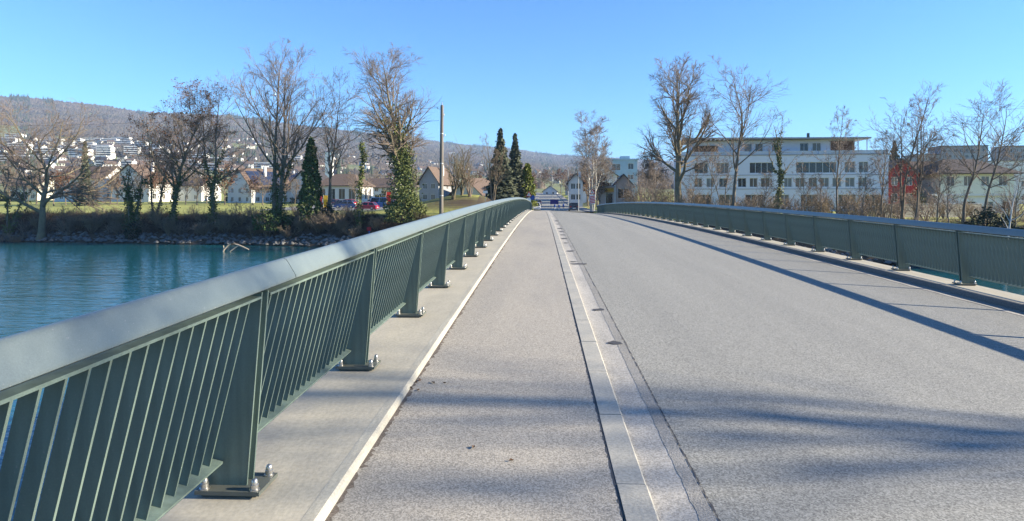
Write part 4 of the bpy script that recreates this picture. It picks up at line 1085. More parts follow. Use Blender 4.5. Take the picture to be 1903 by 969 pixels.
MB().box(U(1548), U(1588), -D_O/2 + 1.78, -D_O/2 + 1.88, Zo(287), Zo(262)).build('timber_panel', M_WOOD_D, t)
MB().box(U(1302), U(1345), -D_O/2 + 1.78, -D_O/2 + 1.88, Zo(284), Zo(268)).build('timber_panel', M_WOOD_D, t)
rf = MB().hexa([(U(1282), -D_O/2 + .2, Zo(257)), (U(1612), -D_O/2 + .2, Zo(259.5)), (U(1612), D_O/2, Zo(259.5)), (U(1282), D_O/2, Zo(257)), (U(1282), -D_O/2 + .2, Zo(253.5)), (U(1612), -D_O/2 + .2, Zo(257)), (U(1612), D_O/2, Zo(257)), (U(1282), D_O/2, Zo(253.5))]).build('roof', M_GREYC, t)
MB().box(U(1521), U(1525), 0, .5, Zo(258), Zo(242)).build('chimney', mat('chimney_green', (.08, .11, .10), .7, scale=3, amount=.3), rf)
for k in range(9):
    a = U(1290 + k * 8); MB().box(a, a + .12, -D_O/2 - .3, -D_O/2 + 2.2, Zo(257) - .25, Zo(257) - .02).build('pergola_beam', M_OFFICE, rf)
mb = MB(); mb.box(-W_O/2 - .12, W_O/2 + .12, -D_O/2 - .14, D_O/2 + .1, Zo(289), Zo(287.4)); mb.build('cornice', M_GREYC, t)
for a, b in ((1275, 1400), (1400, 1520), (1520, 1640)):
    mb = MB(); mb.box(U(a) + .1, U(b) - .1, -D_O/2 - .05, -D_O/2 + .05, Zo(284.5) , Zo(281)); mb.box(U(a) + .1, U(b) - .1, -D_O/2 - .04, -D_O/2 + .04, Zo(287.4), Zo(284.8)); mb.build('parapet', mat('parapet_glass', (.55, .57, .6), .3, scale=1, amount=.2), t)
for px_ in (1605, 1590):
    MB().box(U(px_), U(px_) + .14, -D_O/2 + .5, -D_O/2 + .64, Zo(287), Zo(259.6)).build('column', M_OFFICE, t)
for py_ in (326, 352):
    MB().box(-W_O/2 - .05, W_O/2 + .05, -D_O/2 - .06, -D_O/2 + .01, Zo(py_), Zo(py_ - 1.0)).build('string_course', M_GREYC, t)

# --- houses left of the river bend
def house(name, label, px, zc, pyb, pye, pyr, wpx, d, rz, axis_, wall_m, roof_m, storeys=2, nwin=3, ww=1.1, chim=True, fm=None, ov=.6, right_n=3, shut=None, group=None):
    k = zc / F_PX
    w, h, rh = wpx*k, (pyb - pye)*k, (pye - pyr)*k
    t = place(name, label, px, zc, pyb, rz, 'house', group, d)
    sh = h / storeys
    fo, ro = [], []
    for s in range(storeys):
        fo += ops_row(-w/2 + .4, w/2 - .4, nwin, s*sh + sh*.32, s*sh + sh*.84, ww)
        ro += ops_row(-d/2 + .4, d/2 - .4, right_n, s*sh + sh*.32, s*sh + sh*.84, ww)
    shell(t, w, d, h, {'front': fo, 'right': ro}, wall_m, zb=-3, gable=axis_ if axis_ in 'xy' else None, roof_h=rh, fm=fm)
    rf = roof_gable(t, w, d, h, rh, roof_m, axis_, ov) if axis_ in 'xy' else roof_hip(t, w, d, h, rh, roof_m, ov)
    if chim:
        MB().box(w*.18, w*.18 + .6, -.3, .3, h + rh*.4, h + rh + .8).build('chimney', M_WHITE, rf)
    return t, w, h, rh
house('house', 'white two-storey house with wide brown tiled roof behind the broad oak', 146, 172, 378, 331, 309, 100, 10, math.radians(-4), 'x', M_WHITE, M_ROOF_BR, nwin=4)
house('house', 'blue-white gabled house behind the ivied stump tree', 240, 168, 377, 338, 306, 84, 11, math.radians(-8), 'y', M_WHITE, M_ROOF_BR, nwin=3)
house('house', 'low white house with dark roof behind the russet oak', 338, 176, 376, 345, 330, 80, 9, math.radians(-6), 'x', M_WHITE, M_ROOF_DK, nwin=4)
t, w, h, rh = house('house', 'white gabled house with solar panels on its roof left of the twin poplar', 445, 160, 380, 348, 314, 74, 12, math.radians(-30), 'y', M_WHITE, M_ROOF_BR, nwin=3, right_n=4)
for i in range(4):      # solar panels on the sunny slope
    for j in range(3):
        mb = MB(); sl = rh / (w/2)
        x0, x1 = .9 + j*1.35, 2.15 + j*1.35
        y0 = -5.0 + i*2.4
        p = [(x0, y0, h + rh - x0*sl + .26), (x1, y0, h + rh - x1*sl + .26), (x1, y0 + 2.2, h + rh - x1*sl + .26), (x0, y0 + 2.2, h + rh - x0*sl + .26)]
        mb.hexa(p + [(a, b, c + .06) for a, b, c in p]); mb.build('solar_panel', M_SOLAR, t)
house('house', 'low white house under a dark roof behind the twin poplar', 515, 170, 378, 348, 322, 70, 10, math.radians(-5), 'x', M_WHITE, M_SOLAR, nwin=4, storeys=1)
house('house', 'white house with dark blue gable partly behind the ivy column', 562, 158, 376, 340, 318, 46, 10, math.radians(-8), 'y', M_WHITE, M_ROOF_DK, nwin=2)
t, w, h, rh = house('garage_building', 'white single-storey workshop with brown hipped roof beside the parked cars', 626, 150, 383, 345, 322, 82, 11, math.radians(-3), 'h', M_WHITE, M_ROOF_BR, nwin=4, storeys=1, ww=1.6, chim=False)
house('house', 'grey gabled house with brown roof left of the utility pole', 797, 150, 378, 338, 311, 38, 12, math.radians(-12), 'y', M_GREYC, M_ROOF_BR, nwin=2)
house('house', 'low house with broad brown roof right of the utility pole', 868, 150, 377, 360, 332, 66, 12, math.radians(-28), 'y', M_CREAM, M_ROOF_BR, nwin=2, storeys=1, chim=False, ov=1.0)
house('house', 'small white house with brown roof behind the large ivied tree', 706, 185, 372, 348, 332, 60, 10, math.radians(-6), 'x', M_WHITE, M_ROOF_BR, nwin=4)
house('house', 'pale house with brown roof left of the broad oak', 40, 190, 374, 345, 328, 66, 10, math.radians(-6), 'x', M_CREAM, M_ROOF_BR, nwin=4)
# church tower
t = place('church_tower', 'slim white church tower above the roofs behind the slim leaning tree', 612, 420, 345, 0, 'tower')
shell(t, 4.4, 4.4, 22.5, {'front': [(-.8, .8, 16.5, 19.5, 1)]}, M_WHITE, zb=-6)
MB().add([(-2.4, -2.4, 22.5), (2.4, -2.4, 22.5), (2.4, 2.4, 22.5), (-2.4, 2.4, 22.5), (0, 0, 24)], [(3, 2, 1, 0), (0, 1, 4), (1, 2, 4), (2, 3, 4), (3, 0, 4)]).build('roof', M_ROOF_DK, t)
# --- centre
house('house', 'small bluish house with dark gable at the far end of the street', 1022, 330, 364, 356, 346, 26, 9, math.radians(-4), 'y', M_WHITE, M_ROOF_DK, nwin=2, storeys=1, chim=False)
house('house', 'tall narrow grey-blue house with dark roof right of the street', 1070, 150, 378, 338, 324, 26, 12, math.radians(-3.5), 'y', M_WHITE, M_ROOF_DK, nwin=2, storeys=2, right_n=3)
t = place('apartment_block', 'light blue apartment block with square windows behind the gabled conservatory house', 1150, 215, 372, math.radians(-3), 'building', d=13)
k = 215 / F_PX
fo = [((a - 1150)*k, (b - 1150)*k, (372 - c)*k, (372 - d)*k, 1) for a, b, c, d in ((1137, 1153, 317, 305), (1167, 1177, 315, 304), (1137, 1150, 335, 326), (1166, 1177, 334, 325), (1118, 1128, 316, 306), (1118, 1128, 335, 326))]
shell(t, 68*k, 13, (372 - 298)*k, {'front': fo}, M_BLUEW, zb=-4)
MB().box(-34*k - .3, 34*k + .3, -6.8, 6.8, (372 - 298)*k, (372 - 295.5)*k).build('roof', M_BLUEW, t)
MB().box(5*k, 22*k, -2, 3, (372 - 295.5)*k, (372 - 289)*k).build('stair_head', M_BLUEW, t)
t, w, h, rh = house('house', 'pinkish gabled house with a glazed conservatory front beyond the railing end', 1159, 125, 382, 344, 325, 34, 9, math.radians(-4), 'y', M_PINK, M_ROOF_DK, nwin=1, storeys=1, ww=2.4, chim=False, ov=.5)
MB().box(-w/2 - .12, -w/2 + .25, -4.72, -4.5, 0, h).build('corner_post', M_WHITE, t)
MB().box(w/2 - .25, w/2 + .12, -4.72, -4.5, 0, h).build('corner_post', M_WHITE, t)
t = place('annex', 'flat pinkish annex with an orange awning beside the conservatory house', 1128, 124, 382, math.radians(-4), 'house', d=7)
shell(t, 2.9, 7, 3.6, {'front': [(-.3, 1.2, .3, 2.5, 0)]}, M_PINK, zb=-3)
MB().hexa([(-.4, -4.5, 2.75), (1.3, -4.5, 2.75), (1.3, -3.5, 3.1), (-.4, -3.5, 3.1), (-.4, -4.5, 2.95), (1.3, -4.5, 2.95), (1.3, -3.5, 3.45), (-.4, -3.5, 3.45)]).build('awning', M_ORANGE, t)
MB().box(-1.6, 1.6, -3.7, 3.6, 3.6, 3.85).build('roof', M_GREYC, t)
for k, (yw, xw, h_, rh_, wm_, rm_, lab) in enumerate(((196, 17.5, 7.5, 3.2, M_WHITE, M_ROOF_DK, 'white street house with dark roof behind the white birch'), (232, 17.0, 7.0, 3.4, M_CREAM, M_ROOF_BR, 'cream street house with brown roof beyond the grey-blue house'), (272, 17.0, 7.5, 3.0, M_WHITE, M_ROOF_BR, 'white street house with brown roof farther down the street'), (318, 17.5, 7.0, 3.5, M_GREYC, M_ROOF_DK, 'grey street house near the far end of the street'))):
    t = thing('street_house', lab, 'house', (xw, yw, gz(xw, yw)), 0.0)
    lo = ops_row(-6.5, 6.5, 4, .9, 2.3, 1.2) + ops_row(-6.5, 6.5, 4, 4.0, 5.4, 1.2)
    shell(t, 10.5, 14, h_, {'front': ops_row(-4.6, 4.6, 3, .9, 2.3, 1.2) + ops_row(-4.6, 4.6, 3, 4.0, 5.4, 1.2), 'left': lo}, wm_, zb=-3, gable='y', roof_h=rh_)
    roof_gable(t, 10.5, 14, h_, rh_, rm_, 'y', .7)
# --- right
house('house', 'dark red timber house with white-edged sloping roof beside the office building', 1676, 122, 386, 324, 297, 56, 11, math.radians(-12), 'y', M_RED, M_ROOF_BR, nwin=2, fm=M_FRAME, chim=False, ov=.8)
house('house', 'pale green two-storey house with brown hipped roof and green shutters', 1815, 122, 392, 322, 293, 128, 12, math.radians(-4), 'h', M_PALE_GREEN, mat('roof_tile_umber', (.10, .078, .068), .9, scale=1.2, amount=.5, fine=(6, .2)), nwin=4, ww=1.5, chim=False, ov=1.2)
house('house', 'cream house wing with brown roof left of the pale green house', 1722, 130, 388, 330, 300, 58, 10, math.radians(-6), 'x', M_CREAM, M_ROOF_BR, nwin=2, chim=False)
t = place('garage_building', 'low building with a flat white roof in front of the pale green house', 1838, 100, 400, math.radians(-4), 'building', d=7)
shell(t, 9.0, 7, 3.1, {'front': ops_row(-4, 4, 3, 1.0, 2.2, 1.4)}, M_WHITE, zb=-3)
MB().box(-4.8, 4.8, -3.9, 3.8, 3.1, 3.45).build('roof', M_WHITE, t)
t = place('warehouse', 'large plain blue-grey building at the edge behind the pale green house', 1935, 150, 385, math.radians(-4), 'building', d=14)
shell(t, 19, 14, 11.2, {'front': ops_row(-9, 9, 5, 1.6, 3.0, 1.6) + ops_row(-9, 9, 5, 5, 6.4, 1.6)}, M_WHITE, zb=-3)
MB().box(-9.7, 9.7, -7.2, 7.2, 11.2, 11.5).build('roof', M_GREYC, t)
for (px, wpx, top, lab) in ((1792, 80, 272, 'far grey flat-roofed block above the cream house roof'), (1895, 44, 272, 'far grey flat-roofed block above the blue-grey building'), (1725, 40, 288, 'far low grey block left of the larger grey block')):
    zc = 340; k = zc / F_PX
    t = place('far_block', lab, px, zc, 345, math.radians(-6), 'building', d=14)
    hh = (345 - top)*k; fo = []
    for s in range(3): fo += ops_row(-wpx*k/2 + .5, wpx*k/2 - .5, max(3, int(wpx/10)), hh - 3.2 - s*3.2, hh - 1.6 - s*3.2, 1.7)
    shell(t, wpx*k, 14, hh, {'front': fo}, M_GREYC, zb=-8)
    MB().box(-wpx*k/2 - .3, wpx*k/2 + .3, -7.3, 7.3, hh, hh + .35).build('roof', M_ROOF_DK, t)
# low sunlit wall
x, y = at(1728, 84)
t = thing('garden_wall', 'low beige rendered wall behind the bank trees near the pale green house', 'wall', (x, y, gz(x, y)), math.radians(12))
MB().box(-8, 8, -.12, .12, -1, 1.75).build('wall_panel', mat('weathered_wall', (.40, .37, .31), .9, scale=.8, amount=.5, col2=(.24, .225, .19)), t)
MB().box(-8.1, 8.1, -.17, .17, 1.75, 1.85).build('coping', M_GREYC, t)

# --- hillside town: small far houses and terraced blocks
rg = np.random.default_rng(77)
def far_house_meshes(w, d, h, rh, wm, rm):
    a = MB(); a.box(-w/2, w/2, -d/2, d/2, -6, h)
    a.add([(-w/2, -d/2, h), (-w/2, d/2, h), (-w/2, 0, h+rh), (w/2, -d/2, h), (w/2, d/2, h), (w/2, 0, h+rh)], [(1, 0, 2), (3, 4, 5)])
    b = MB()
    for s in (-1, 1):
        p = [(-w/2-.6, s*(d/2+.7), h-.4), (w/2+.6, s*(d/2+.7), h-.4), (w/2+.6, 0, h+rh), (-w/2-.6, 0, h+rh)]
        b.hexa([(x_, y_, z_+.05) for x_, y_, z_ in p] + [(x_, y_, z_+.4) for x_, y_, z_ in p])
    c = MB()
    for zr in np.arange(1.1, h - 1.2, 2.8):
        for ux in np.arange(-w/2 + 1.2, w/2 - 1.6, 2.9):
            c.box(ux, ux + 1.4, -d/2 - .05, -d/2 + .1, zr, zr + 1.3)
    return a.mesh('wall', wm), b.mesh('roof', rm), c.mesh('window_row', M_GLASS)
FH = [far_house_meshes(11, 9, 6.2, 3.0, M_WHITE, M_ROOF_BR), far_house_meshes(13, 10, 5.6, 3.4, M_WHITE, M_ROOF_DK), far_house_meshes(10, 9, 6.4, 3.2, M_CREAM, M_ROOF_BR)]
FHL = ['far white house with brown roof on the lower hillside', 'far white house with dark roof on the lower hillside', 'far cream house with brown roof on the lower hillside']
FHG = ['far white brown-roofed houses', 'far white dark-roofed houses', 'far cream houses']
def far_block_meshes(w, d, n):
    a = MB(); b = MB()
    a.box(-w/2, w/2, -d/2 + 1.2, d/2, -8, n*2.9)
    bands = []
    for s in range(n + 1):
        m_ = MB(); m_.box(-w/2 - .2, w/2 + .2, -d/2 - .4, -d/2 + 1.4, s*2.9 - .5, s*2.9 + .75); bands.append(m_.mesh('balcony_band', M_WHITE))
    c = MB()
    for s in range(n): c.box(-w/2 + .5, w/2 - .5, -d/2 + 1.05, -d/2 + 1.25, s*2.9 + .8, s*2.9 + 2.3)
    return a.mesh('wall', M_WHITE), bands, c.mesh('window_row', M_GLASS)
FB = [far_block_meshes(26, 12, 3), far_block_meshes(18, 12, 5), far_block_meshes(40, 12, 2)]
FBL = ['far white three-storey terraced block with balcony bands on the hillside', 'far white five-storey block with balcony bands on the hillside', 'far long low white block with balcony bands on the hillside']
FBG = ['far three-storey terraced blocks', 'far five-storey blocks', 'far long low blocks']
spots = []
def hill_spot(px, py):
    vs = np.linspace(0, 1, 200)
    P = hill_point(np.full(200, float(px)), vs)
    Z = -math.sin(TH)*P[:, 0] + math.cos(TH)*P[:, 1]
    pys = HOR - (P[:, 2] - EYE) * F_PX / Z
    i = int(np.argmin(np.abs(pys - py)))
    return P[i]
for px, py, kind in [(15, 268, 0), (60, 272, 2), (100, 268, 0), (140, 268, 0), (175, 264, 2), (205, 268, 0), (232, 272, 0), (250, 292, 1), (262, 280, 1), (285, 282, 0), (305, 276, 2), (330, 286, 0), (40, 280, 0), (85, 285, 2), (190, 282, 0), (170, 300, 2), (120, 302, 2), (215, 310, 2), (270, 308, 2), (330, 306, 2), (420, 302, 2), (370, 300, 0), (160, 276, 0), (30, 260, 0), (225, 262, 2), (300, 296, 1), (65, 300, 2), (480, 312, 2), (545, 300, 0), (25, 300, 2), (390, 315, 2), (150, 290, 0), (195, 294, 1), (110, 278, 2)]:
    p = hill_spot(px + rg.normal(0, 2), py)
    wall_me, bands, win_me = FB[kind]
    t = thing('terraced_block', FBL[kind], 'building', tuple(p), math.radians(rg.uniform(2, 14)), FBG[kind])
    link('wall', wall_me, t); link('window_row', win_me, t)
    for b_ in bands: link('balcony_band', b_, t)
for k in range(175):
    px = rg.choice([rg.uniform(0, 480), rg.uniform(400, 760), rg.uniform(780, 900), rg.uniform(985, 1060)], p=[.6, .24, .10, .06])
    py = {True: rg.uniform(262, 330), False: rg.uniform(292, 335)}[px < 480]
    if px > 780: py = rg.uniform(300, 345)
    p = hill_spot(px, py)
    kind = int(rg.integers(0, 3))
    t = thing('far_house', FHL[kind], 'house', tuple(p), math.radians(rg.uniform(-15, 60)), FHG[kind])
    t.scale = (rg.uniform(.65, 1.0),) * 3
    for nm, me in zip(('wall', 'roof', 'window_row'), FH[kind]): link(nm, me, t)
for px, py in ((135 + 320, 262), (440, 265), (466, 262), (835, 287), (842, 286)):
    p = hill_spot(px, py)
    t = thing('far_house', 'lone far white farmhouse on a meadow among the woods', 'house', tuple(p), .3, 'lone far farmhouses')
    for nm, me in zip(('wall', 'roof', 'window_row'), FH[0]): link(nm, me, t)
# --- hedges and garden bushes in the valley between houses
M_GARD = mat('garden_brown', (0.10, 0.085, 0.05), .9, scale=.3, amount=.5, col2=(.05, .065, .03))
for k in range(46):
    px = float(rg.choice([rg.uniform(0, 480), rg.uniform(480, 760), rg.uniform(780, 905)], p=[.5, .3, .2]))
    zc = rg.uniform(150, 330); x, y = at(px, zc)
    bush('garden_bush', 'rounded brown-green garden bush among the houses behind the river meadow', px, zc, rg.uniform(2.5, 6.5), rg.uniform(3.5, 8), M_GARD, 500 + k, n=380, size=.42, group='garden bushes among the houses')

# ------------------------------------------------------------------ vehicles
M_TYRE = mat('tyre', (0.02, 0.02, 0.02), .9, scale=5, amount=.3)
M_RIM = mat('rim_alloy', (0.5, 0.5, 0.5), .35, scale=5, amount=.2, metal=.8)
M_LAMP_R = mat('tail_lamp_red', (0.35, 0.01, 0.01), .3, scale=5, amount=.2)
M_LAMP_W = mat('head_lamp_clear', (0.7, 0.7, 0.68), .15, scale=5, amount=.2)
def car(label, loc, rz, colr, cname, van=False, group=None, L=4.3, Wd=1.78, Hh=1.48):
    paint = mat('car_paint_' + cname, colr, .25, scale=2, amount=.15, spec=.6, coat=.6)
    t = thing('parked_van' if van else 'parked_car' if group else 'car', label, 'van' if van else 'car', loc, rz, group)
    mb = MB()
    hb = .92 if not van else 1.15
    body = [(-L/2, .35), (-L/2 + .04, .72), (-L/2 + .12, hb - .05), (-L/2 + .3, hb), (L/2 - 1.25, hb), (L/2 - .25, hb - .18), (L/2 - .03, .62), (L/2, .35), (L/2 - .1, .22), (-L/2 + .1, .22)]
    n = len(body)
    xs = [(-Wd/2 + .10, .96), (-Wd/2, 1), (Wd/2, 1), (Wd/2 - .10, .96)]
    secs = [(-Wd/2 + .02, .97), (-Wd/2 + .0, 1.0), (Wd/2 - 0.0, 1.0), (Wd/2 - .02, .97)]
    V = []
    for xx, s_ in ((-Wd/2 + .05, .985), (-Wd/2, .96), (Wd/2, .96), (Wd/2 - .05, .985)):
        V += [(xx, u*(s_ if abs(xx) < Wd/2 - .01 else .985), .22 + (v - .22)*(1.0 if abs(xx) < Wd/2 - .01 else .93)) for u, v in body]
    order = [1, 0, 3, 2]
    V2 = []
    for o_ in order: V2 += V[o_*n:(o_+1)*n]
    F = [tuple(range(n))] + [(i*n + q, (i+1)*n + q, (i+1)*n + (q+1) % n, i*n + (q+1) % n) for i in range(3) for q in range(n)] + [tuple(reversed(range(3*n, 4*n)))]
    mb.add(V2, F); b = mb.build('body', paint, t, smooth=False)
    # glasshouse and roof
    if van: base, top = (-L/2 + .12, L/2 - .9, hb - .02), (-L/2 + .2, L/2 - 1.35, Hh)
    else: base, top = (-L/2 + .28, L/2 - 1.1, hb - .02), (-L/2 + .75, L/2 - 1.85, Hh - .05)
    wi, wt = Wd/2 - .06, Wd/2 - .24
    g = MB().hexa([(-wi, base[0], base[2]), (wi, base[0], base[2]), (wi, base[1], base[2]), (-wi, base[1], base[2]), (-wt, top[0], top[2]), (wt, top[0], top[2]), (wt, top[1], top[2]), (-wt, top[1], top[2])])
    g.build('window_band', M_GLASS, t)
    MB().hexa([(-wt-.03, top[0]-.06, top[2]), (wt+.03, top[0]-.06, top[2]), (wt+.03, top[1]+.05, top[2]), (-wt-.03, top[1]+.05, top[2]), (-wt+.08, top[0]+.06, top[2]+.055), (wt-.08, top[0]+.06, top[2]+.055), (wt-.08, top[1]-.08, top[2]+.055), (-wt+.08, top[1]-.08, top[2]+.055)]).build('roof', paint, t)
    for sx in (-1, 1):
        for py_ in (base[0] + .02, (base[0] + base[1])/2 - .1, base[1] - .02):
            ty = top[0] + (top[1] - top[0]) * (py_ - base[0]) / (base[1] - base[0])
            MB().tube([(sx*(wi + .005), py_, base[2]), (sx*(wt + .008), ty, top[2])], [.035, .035], 4).build('pillar', paint, t)
        for yy in (-L/2 + .85, L/2 - .85):
            wh = MB(); wh.lathe([(.2, -.1), (.32, -.09), (.335, 0), (.32, .09), (.2, .1)], seg=14, axis='x')
            w_ = wh.build('wheel', M_TYRE, t, smooth=True, loc=(sx*(Wd/2 - .1), yy, .335))
            MB().lathe([(.19, -.105), (.2, .105)], seg=10, axis='x').build('rim', M_RIM, w_)
        MB().box(sx*Wd*.36 - .16, sx*Wd*.36 + .16, -L/2 + .005, -L/2 + .1, .68, .86).build('tail_lamp', M_LAMP_R, t)
        MB().box(sx*Wd*.36 - .17, sx*Wd*.36 + .17, L/2 - .2, L/2 - .02, .56, .70).build('headlight', M_LAMP_W, t)
    MB().box(-.26, .26, -L/2 - .012, -L/2 + .05, .45, .56).build('number_plate', M_FRAME, t)
    return t
def on_road(px, zc):
    x, y = at(px, zc); return (x, y, prof(y) - .055)
def on_ground(px, zc):
    x, y = at(px, zc); return (x, y, gz(x, y))
car('dark blue-black car driving away down the street beyond the bridge', on_road(1066, 112), 0.0, (0.012, 0.016, 0.025), 'black')
car('white car at the end of the left railing coming towards the bridge', on_road(995.5, 113), math.pi, (0.62, 0.62, 0.62), 'white')
car('red car in the back row by the white workshop', on_ground(645, 138), 1.3, (0.42, 0.02, 0.018), 'red', group='cars on the garage forecourt')
car('dark red car beside the slim leaning tree stem', on_ground(617, 139), 1.2, (0.22, 0.02, 0.025), 'darkred', group='cars on the garage forecourt')
car('blue car in the front row of the forecourt', on_ground(641, 124), 1.75, (0.02, 0.05, 0.16), 'blue', group='cars on the garage forecourt')
car('dark navy car behind the blue front-row car', on_ground(632, 130), 1.7, (0.015, 0.025, 0.06), 'navy', group='cars on the garage forecourt')
car('crimson car right of the narrow ivy-clad stem', on_ground(682, 118), 1.45, (0.36, 0.015, 0.05), 'crimson', group='cars on the garage forecourt')
car('bright blue van on the forecourt near the red banner', on_ground(702, 127), 1.5, (0.03, 0.12, 0.36), 'vanblue', van=True, group='cars on the garage forecourt', L=4.8, Hh=2.1)
car('silver car behind the bright blue van', on_ground(690, 142), 1.5, (0.4, 0.41, 0.42), 'silver', group='cars on the garage forecourt')
car('maroon car beyond the bright blue van', on_ground(722, 138), 1.2, (0.2, 0.02, 0.03), 'maroon', group='cars on the garage forecourt')
car('grey car parked far down the street on the left pavement side', on_road(1001, 170), 0.0, (0.3, 0.3, 0.31), 'grey')
# forecourt surface
x, y = at(665, 130)
n_g = 24
gxs, gys = np.linspace(-15, 16, n_g), np.linspace(-15, 13, n_g)
AX, AY = np.meshgrid(gxs, gys); AZ = ground_z(AX + x, AY + y) + .035
idx = np.arange(n_g*n_g).reshape(n_g, n_g)
Q = np.stack([idx[:-1, :-1], idx[:-1, 1:], idx[1:, 1:], idx[1:, :-1]], -1).reshape(-1, 4)
tag(link('forecourt', mesh_np('forecourt', np.stack([AX + x, AY + y, AZ], -1).reshape(-1, 3), Q, M_ASPH)), kind='structure')

# ------------------------------------------------------------------ banners, signs, posts, pole, driftwood
def banner(label, px, zc, h, w, colr, cname, stripes=None):
    x, y = at(px, zc)
    t = thing('banner', label, 'banner', (x, y, gz(x, y)))
    MB().tube([(0, 0, -.2), (0, 0, h + .1)], [.035, .03], 8).build('pole', M_METAL_G, t)
    m = mat('banner_' + cname, colr, .7, scale=2, amount=.2)
    mb = MB(); n = 6
    for k in range(n):
        z0, z1 = h*.2 + h*.8*k/n, h*.2 + h*.8*(k + 1)/n
        o0, o1 = .06*math.sin(k*1.3), .06*math.sin((k + 1)*1.3)
        mb.hexa([(.03, o0, z0), (w, o0*1.5, z0), (w, o0*1.5 + .02, z0), (.03, o0 + .02, z0), (.03, o1, z1), (w*.95, o1*1.5, z1), (w*.95, o1*1.5 + .02, z1), (.03, o1 + .02, z1)])
    mb.build('flag', m, t)
banner('bright red upright banner beside the large ivied tree', 718, 118, 3.4, .8, (.75, .05, .03), 'red')
banner('yellow upright banner right of the ivy column', 601, 112, 2.9, .8, (.75, .45, .03), 'yellow')
banner('red upright banner beside the yellow one', 592, 114, 2.9, .7, (.6, .04, .05), 'red2')
M_SIGN_R = mat('sign_red', (.45, .015, .02), .5, scale=4, amount=.2)
M_SIGN_B = mat('sign_blue', (.02, .07, .28), .5, scale=4, amount=.2)
M_SIGN_BACK = mat('sign_dark', (.02, .02, .02), .5, scale=4, amount=.2)
def tri(mb, s, y, zc_, th=.012):
    return mb.prism([(-s/2, zc_ - s*.29), (s/2, zc_ - s*.29), (0, zc_ + s*.58)], lambda u, v, q: (u, y - th*q, v), 0, 1)
def warn_sign(label, px, zc, h, board):
    x, y = at(px, zc); z = prof(y) - .02 if abs(x - 3) < 9 else gz(x, y)
    t = thing('road_sign', label, 'sign', (x, y, z))
    MB().tube([(0, .05, -.3), (0, .05, h + .55)], [.035, .035], 8).build('post', M_METAL_G, t)
    p = tri(MB(), .95, 0, h).build('plate', M_SIGN_R, t)
    tri(MB(), .62, -.014, h, .008).build('face', M_FRAME, p)
    MB().box(-.05, .05, -.034, -.024, h - .12, h + .14).build('symbol', M_SIGN_BACK, p)
    if board == 'blue':
        o = MB().lathe([(.36, -.012), (.36, .012)], seg=20, axis='x').build('round_plate', M_SIGN_B, t)
        o.rotation_euler = (0, 0, math.radians(90)); o.location = (.55, .0, h - .45)
        MB().box(-.32, .32, -.01, .01, h - 1.05, h - .5).build('text_plate', M_FRAME, t)
    else:
        for k in range(5):
            MB().hexa([(-.42, -.02, h - 1.75 + k*.24), (.42, -.02, h - 1.6 + k*.24), (.42, .0, h - 1.6 + k*.24), (-.42, .0, h - 1.75 + k*.24), (-.42, -.02, h - 1.63 + k*.24), (.42, -.02, h - 1.48 + k*.24), (.42, 0, h - 1.48 + k*.24), (-.42, 0, h - 1.63 + k*.24)]).build('stripe', M_SIGN_R, t)
        MB().box(-.43, .43, .002, .02, h - 1.8, h - .4).build('board', M_FRAME, t)
warn_sign('red triangular warning sign with blue disc at the left railing end', 983, 94, 2.55, 'blue')
warn_sign('red triangular warning sign above a red and white striped board at the right railing end', 1101, 96, 3.0, 'stripes')
for k, (px, zc, h) in enumerate(((1031, 112, 1.15), (1039, 111, 1.1), (1047, 111, 1.25))):
    x, y, z = on_road(px, zc)
    t = thing('bollard', 'blue and white marker post on the traffic island, ' + ('beside the left lane', 'in the middle', 'beside the dark car')[k], 'bollard', (x, y, z), group='marker posts on the traffic island')
    MB().lathe([(.07, 0), (.065, h*.55)], seg=10).build('post', M_FRAME, t)
    MB().lathe([(.16, h*.55), (.17, h*.6), (.17, h*.95), (.1, h)], seg=12).build('head', M_SIGN_B, t)
x, y, z = on_road(1039, 111)
isl = MB(); isl.prism([(-1.2, -.5), (1.2, -.5), (1.35, 0), (1.2, .5), (-1.2, .5), (-1.35, 0)], lambda u, v, q: (u, v*1.6, -.1 + .2*q), 0, 1)
tag(isl.build('traffic_island', M_KERB, None, loc=(x, y + .2, z)), 'low pale kerbed traffic island carrying the marker posts', 'traffic island')
x, y, z = on_road(1032, 128)
t = thing('information_board', 'purple-blue information board on two posts beyond the traffic island', 'sign', (x - .2, y, z))
for sx in (-.7, .7): MB().box(sx - .04, sx + .04, -.04, .04, 0, 1.2).build('post', M_METAL_G, t)
MB().box(-.85, .85, -.05, -.01, 1.0, 2.0).build('board', mat('board_purple', (.10, .06, .22), .5, scale=3, amount=.3), t)
def lamp(label, px, zc, py_top, arm, x_off=0):
    x, y = at(px, zc); z = prof(y) if abs(x - 3) < 8 else gz(x, y)
    h = zz(py_top, zc) - z
    t = thing('street_lamp', label, 'street lamp', (x, y, z - .1))
    MB().tube([(0, 0, 0), (0, 0, h*.5), (0, 0, h*.92), (arm*.25, 0, h*.985), (arm, 0, h)], [.085, .07, .055, .045, .04], 8).build('pole', M_METAL_G, t, smooth=True)
    MB().hexa([(arm - .1, -.12, h - .09), (arm + .55, -.10, h - .07), (arm + .55, .10, h - .07), (arm - .1, .12, h - .09), (arm - .1, -.10, h + .04), (arm + .55, -.07, h + .01), (arm + .55, .07, h + .01), (arm - .1, .10, h + .04)]).build('lamp_head', M_GREYC, t)
lamp('white street lamp standing right of the dark car', 1075, 104, 315, -.5)
lamp('grey street lamp behind the traffic island', 1056, 150, 310, -.6)
lamp('far street lamp down the street, left of a second far lamp', 1026, 210, 326, .6)
lamp('far street lamp down the street nearer the grey-blue house', 1044, 190, 332, -.6)

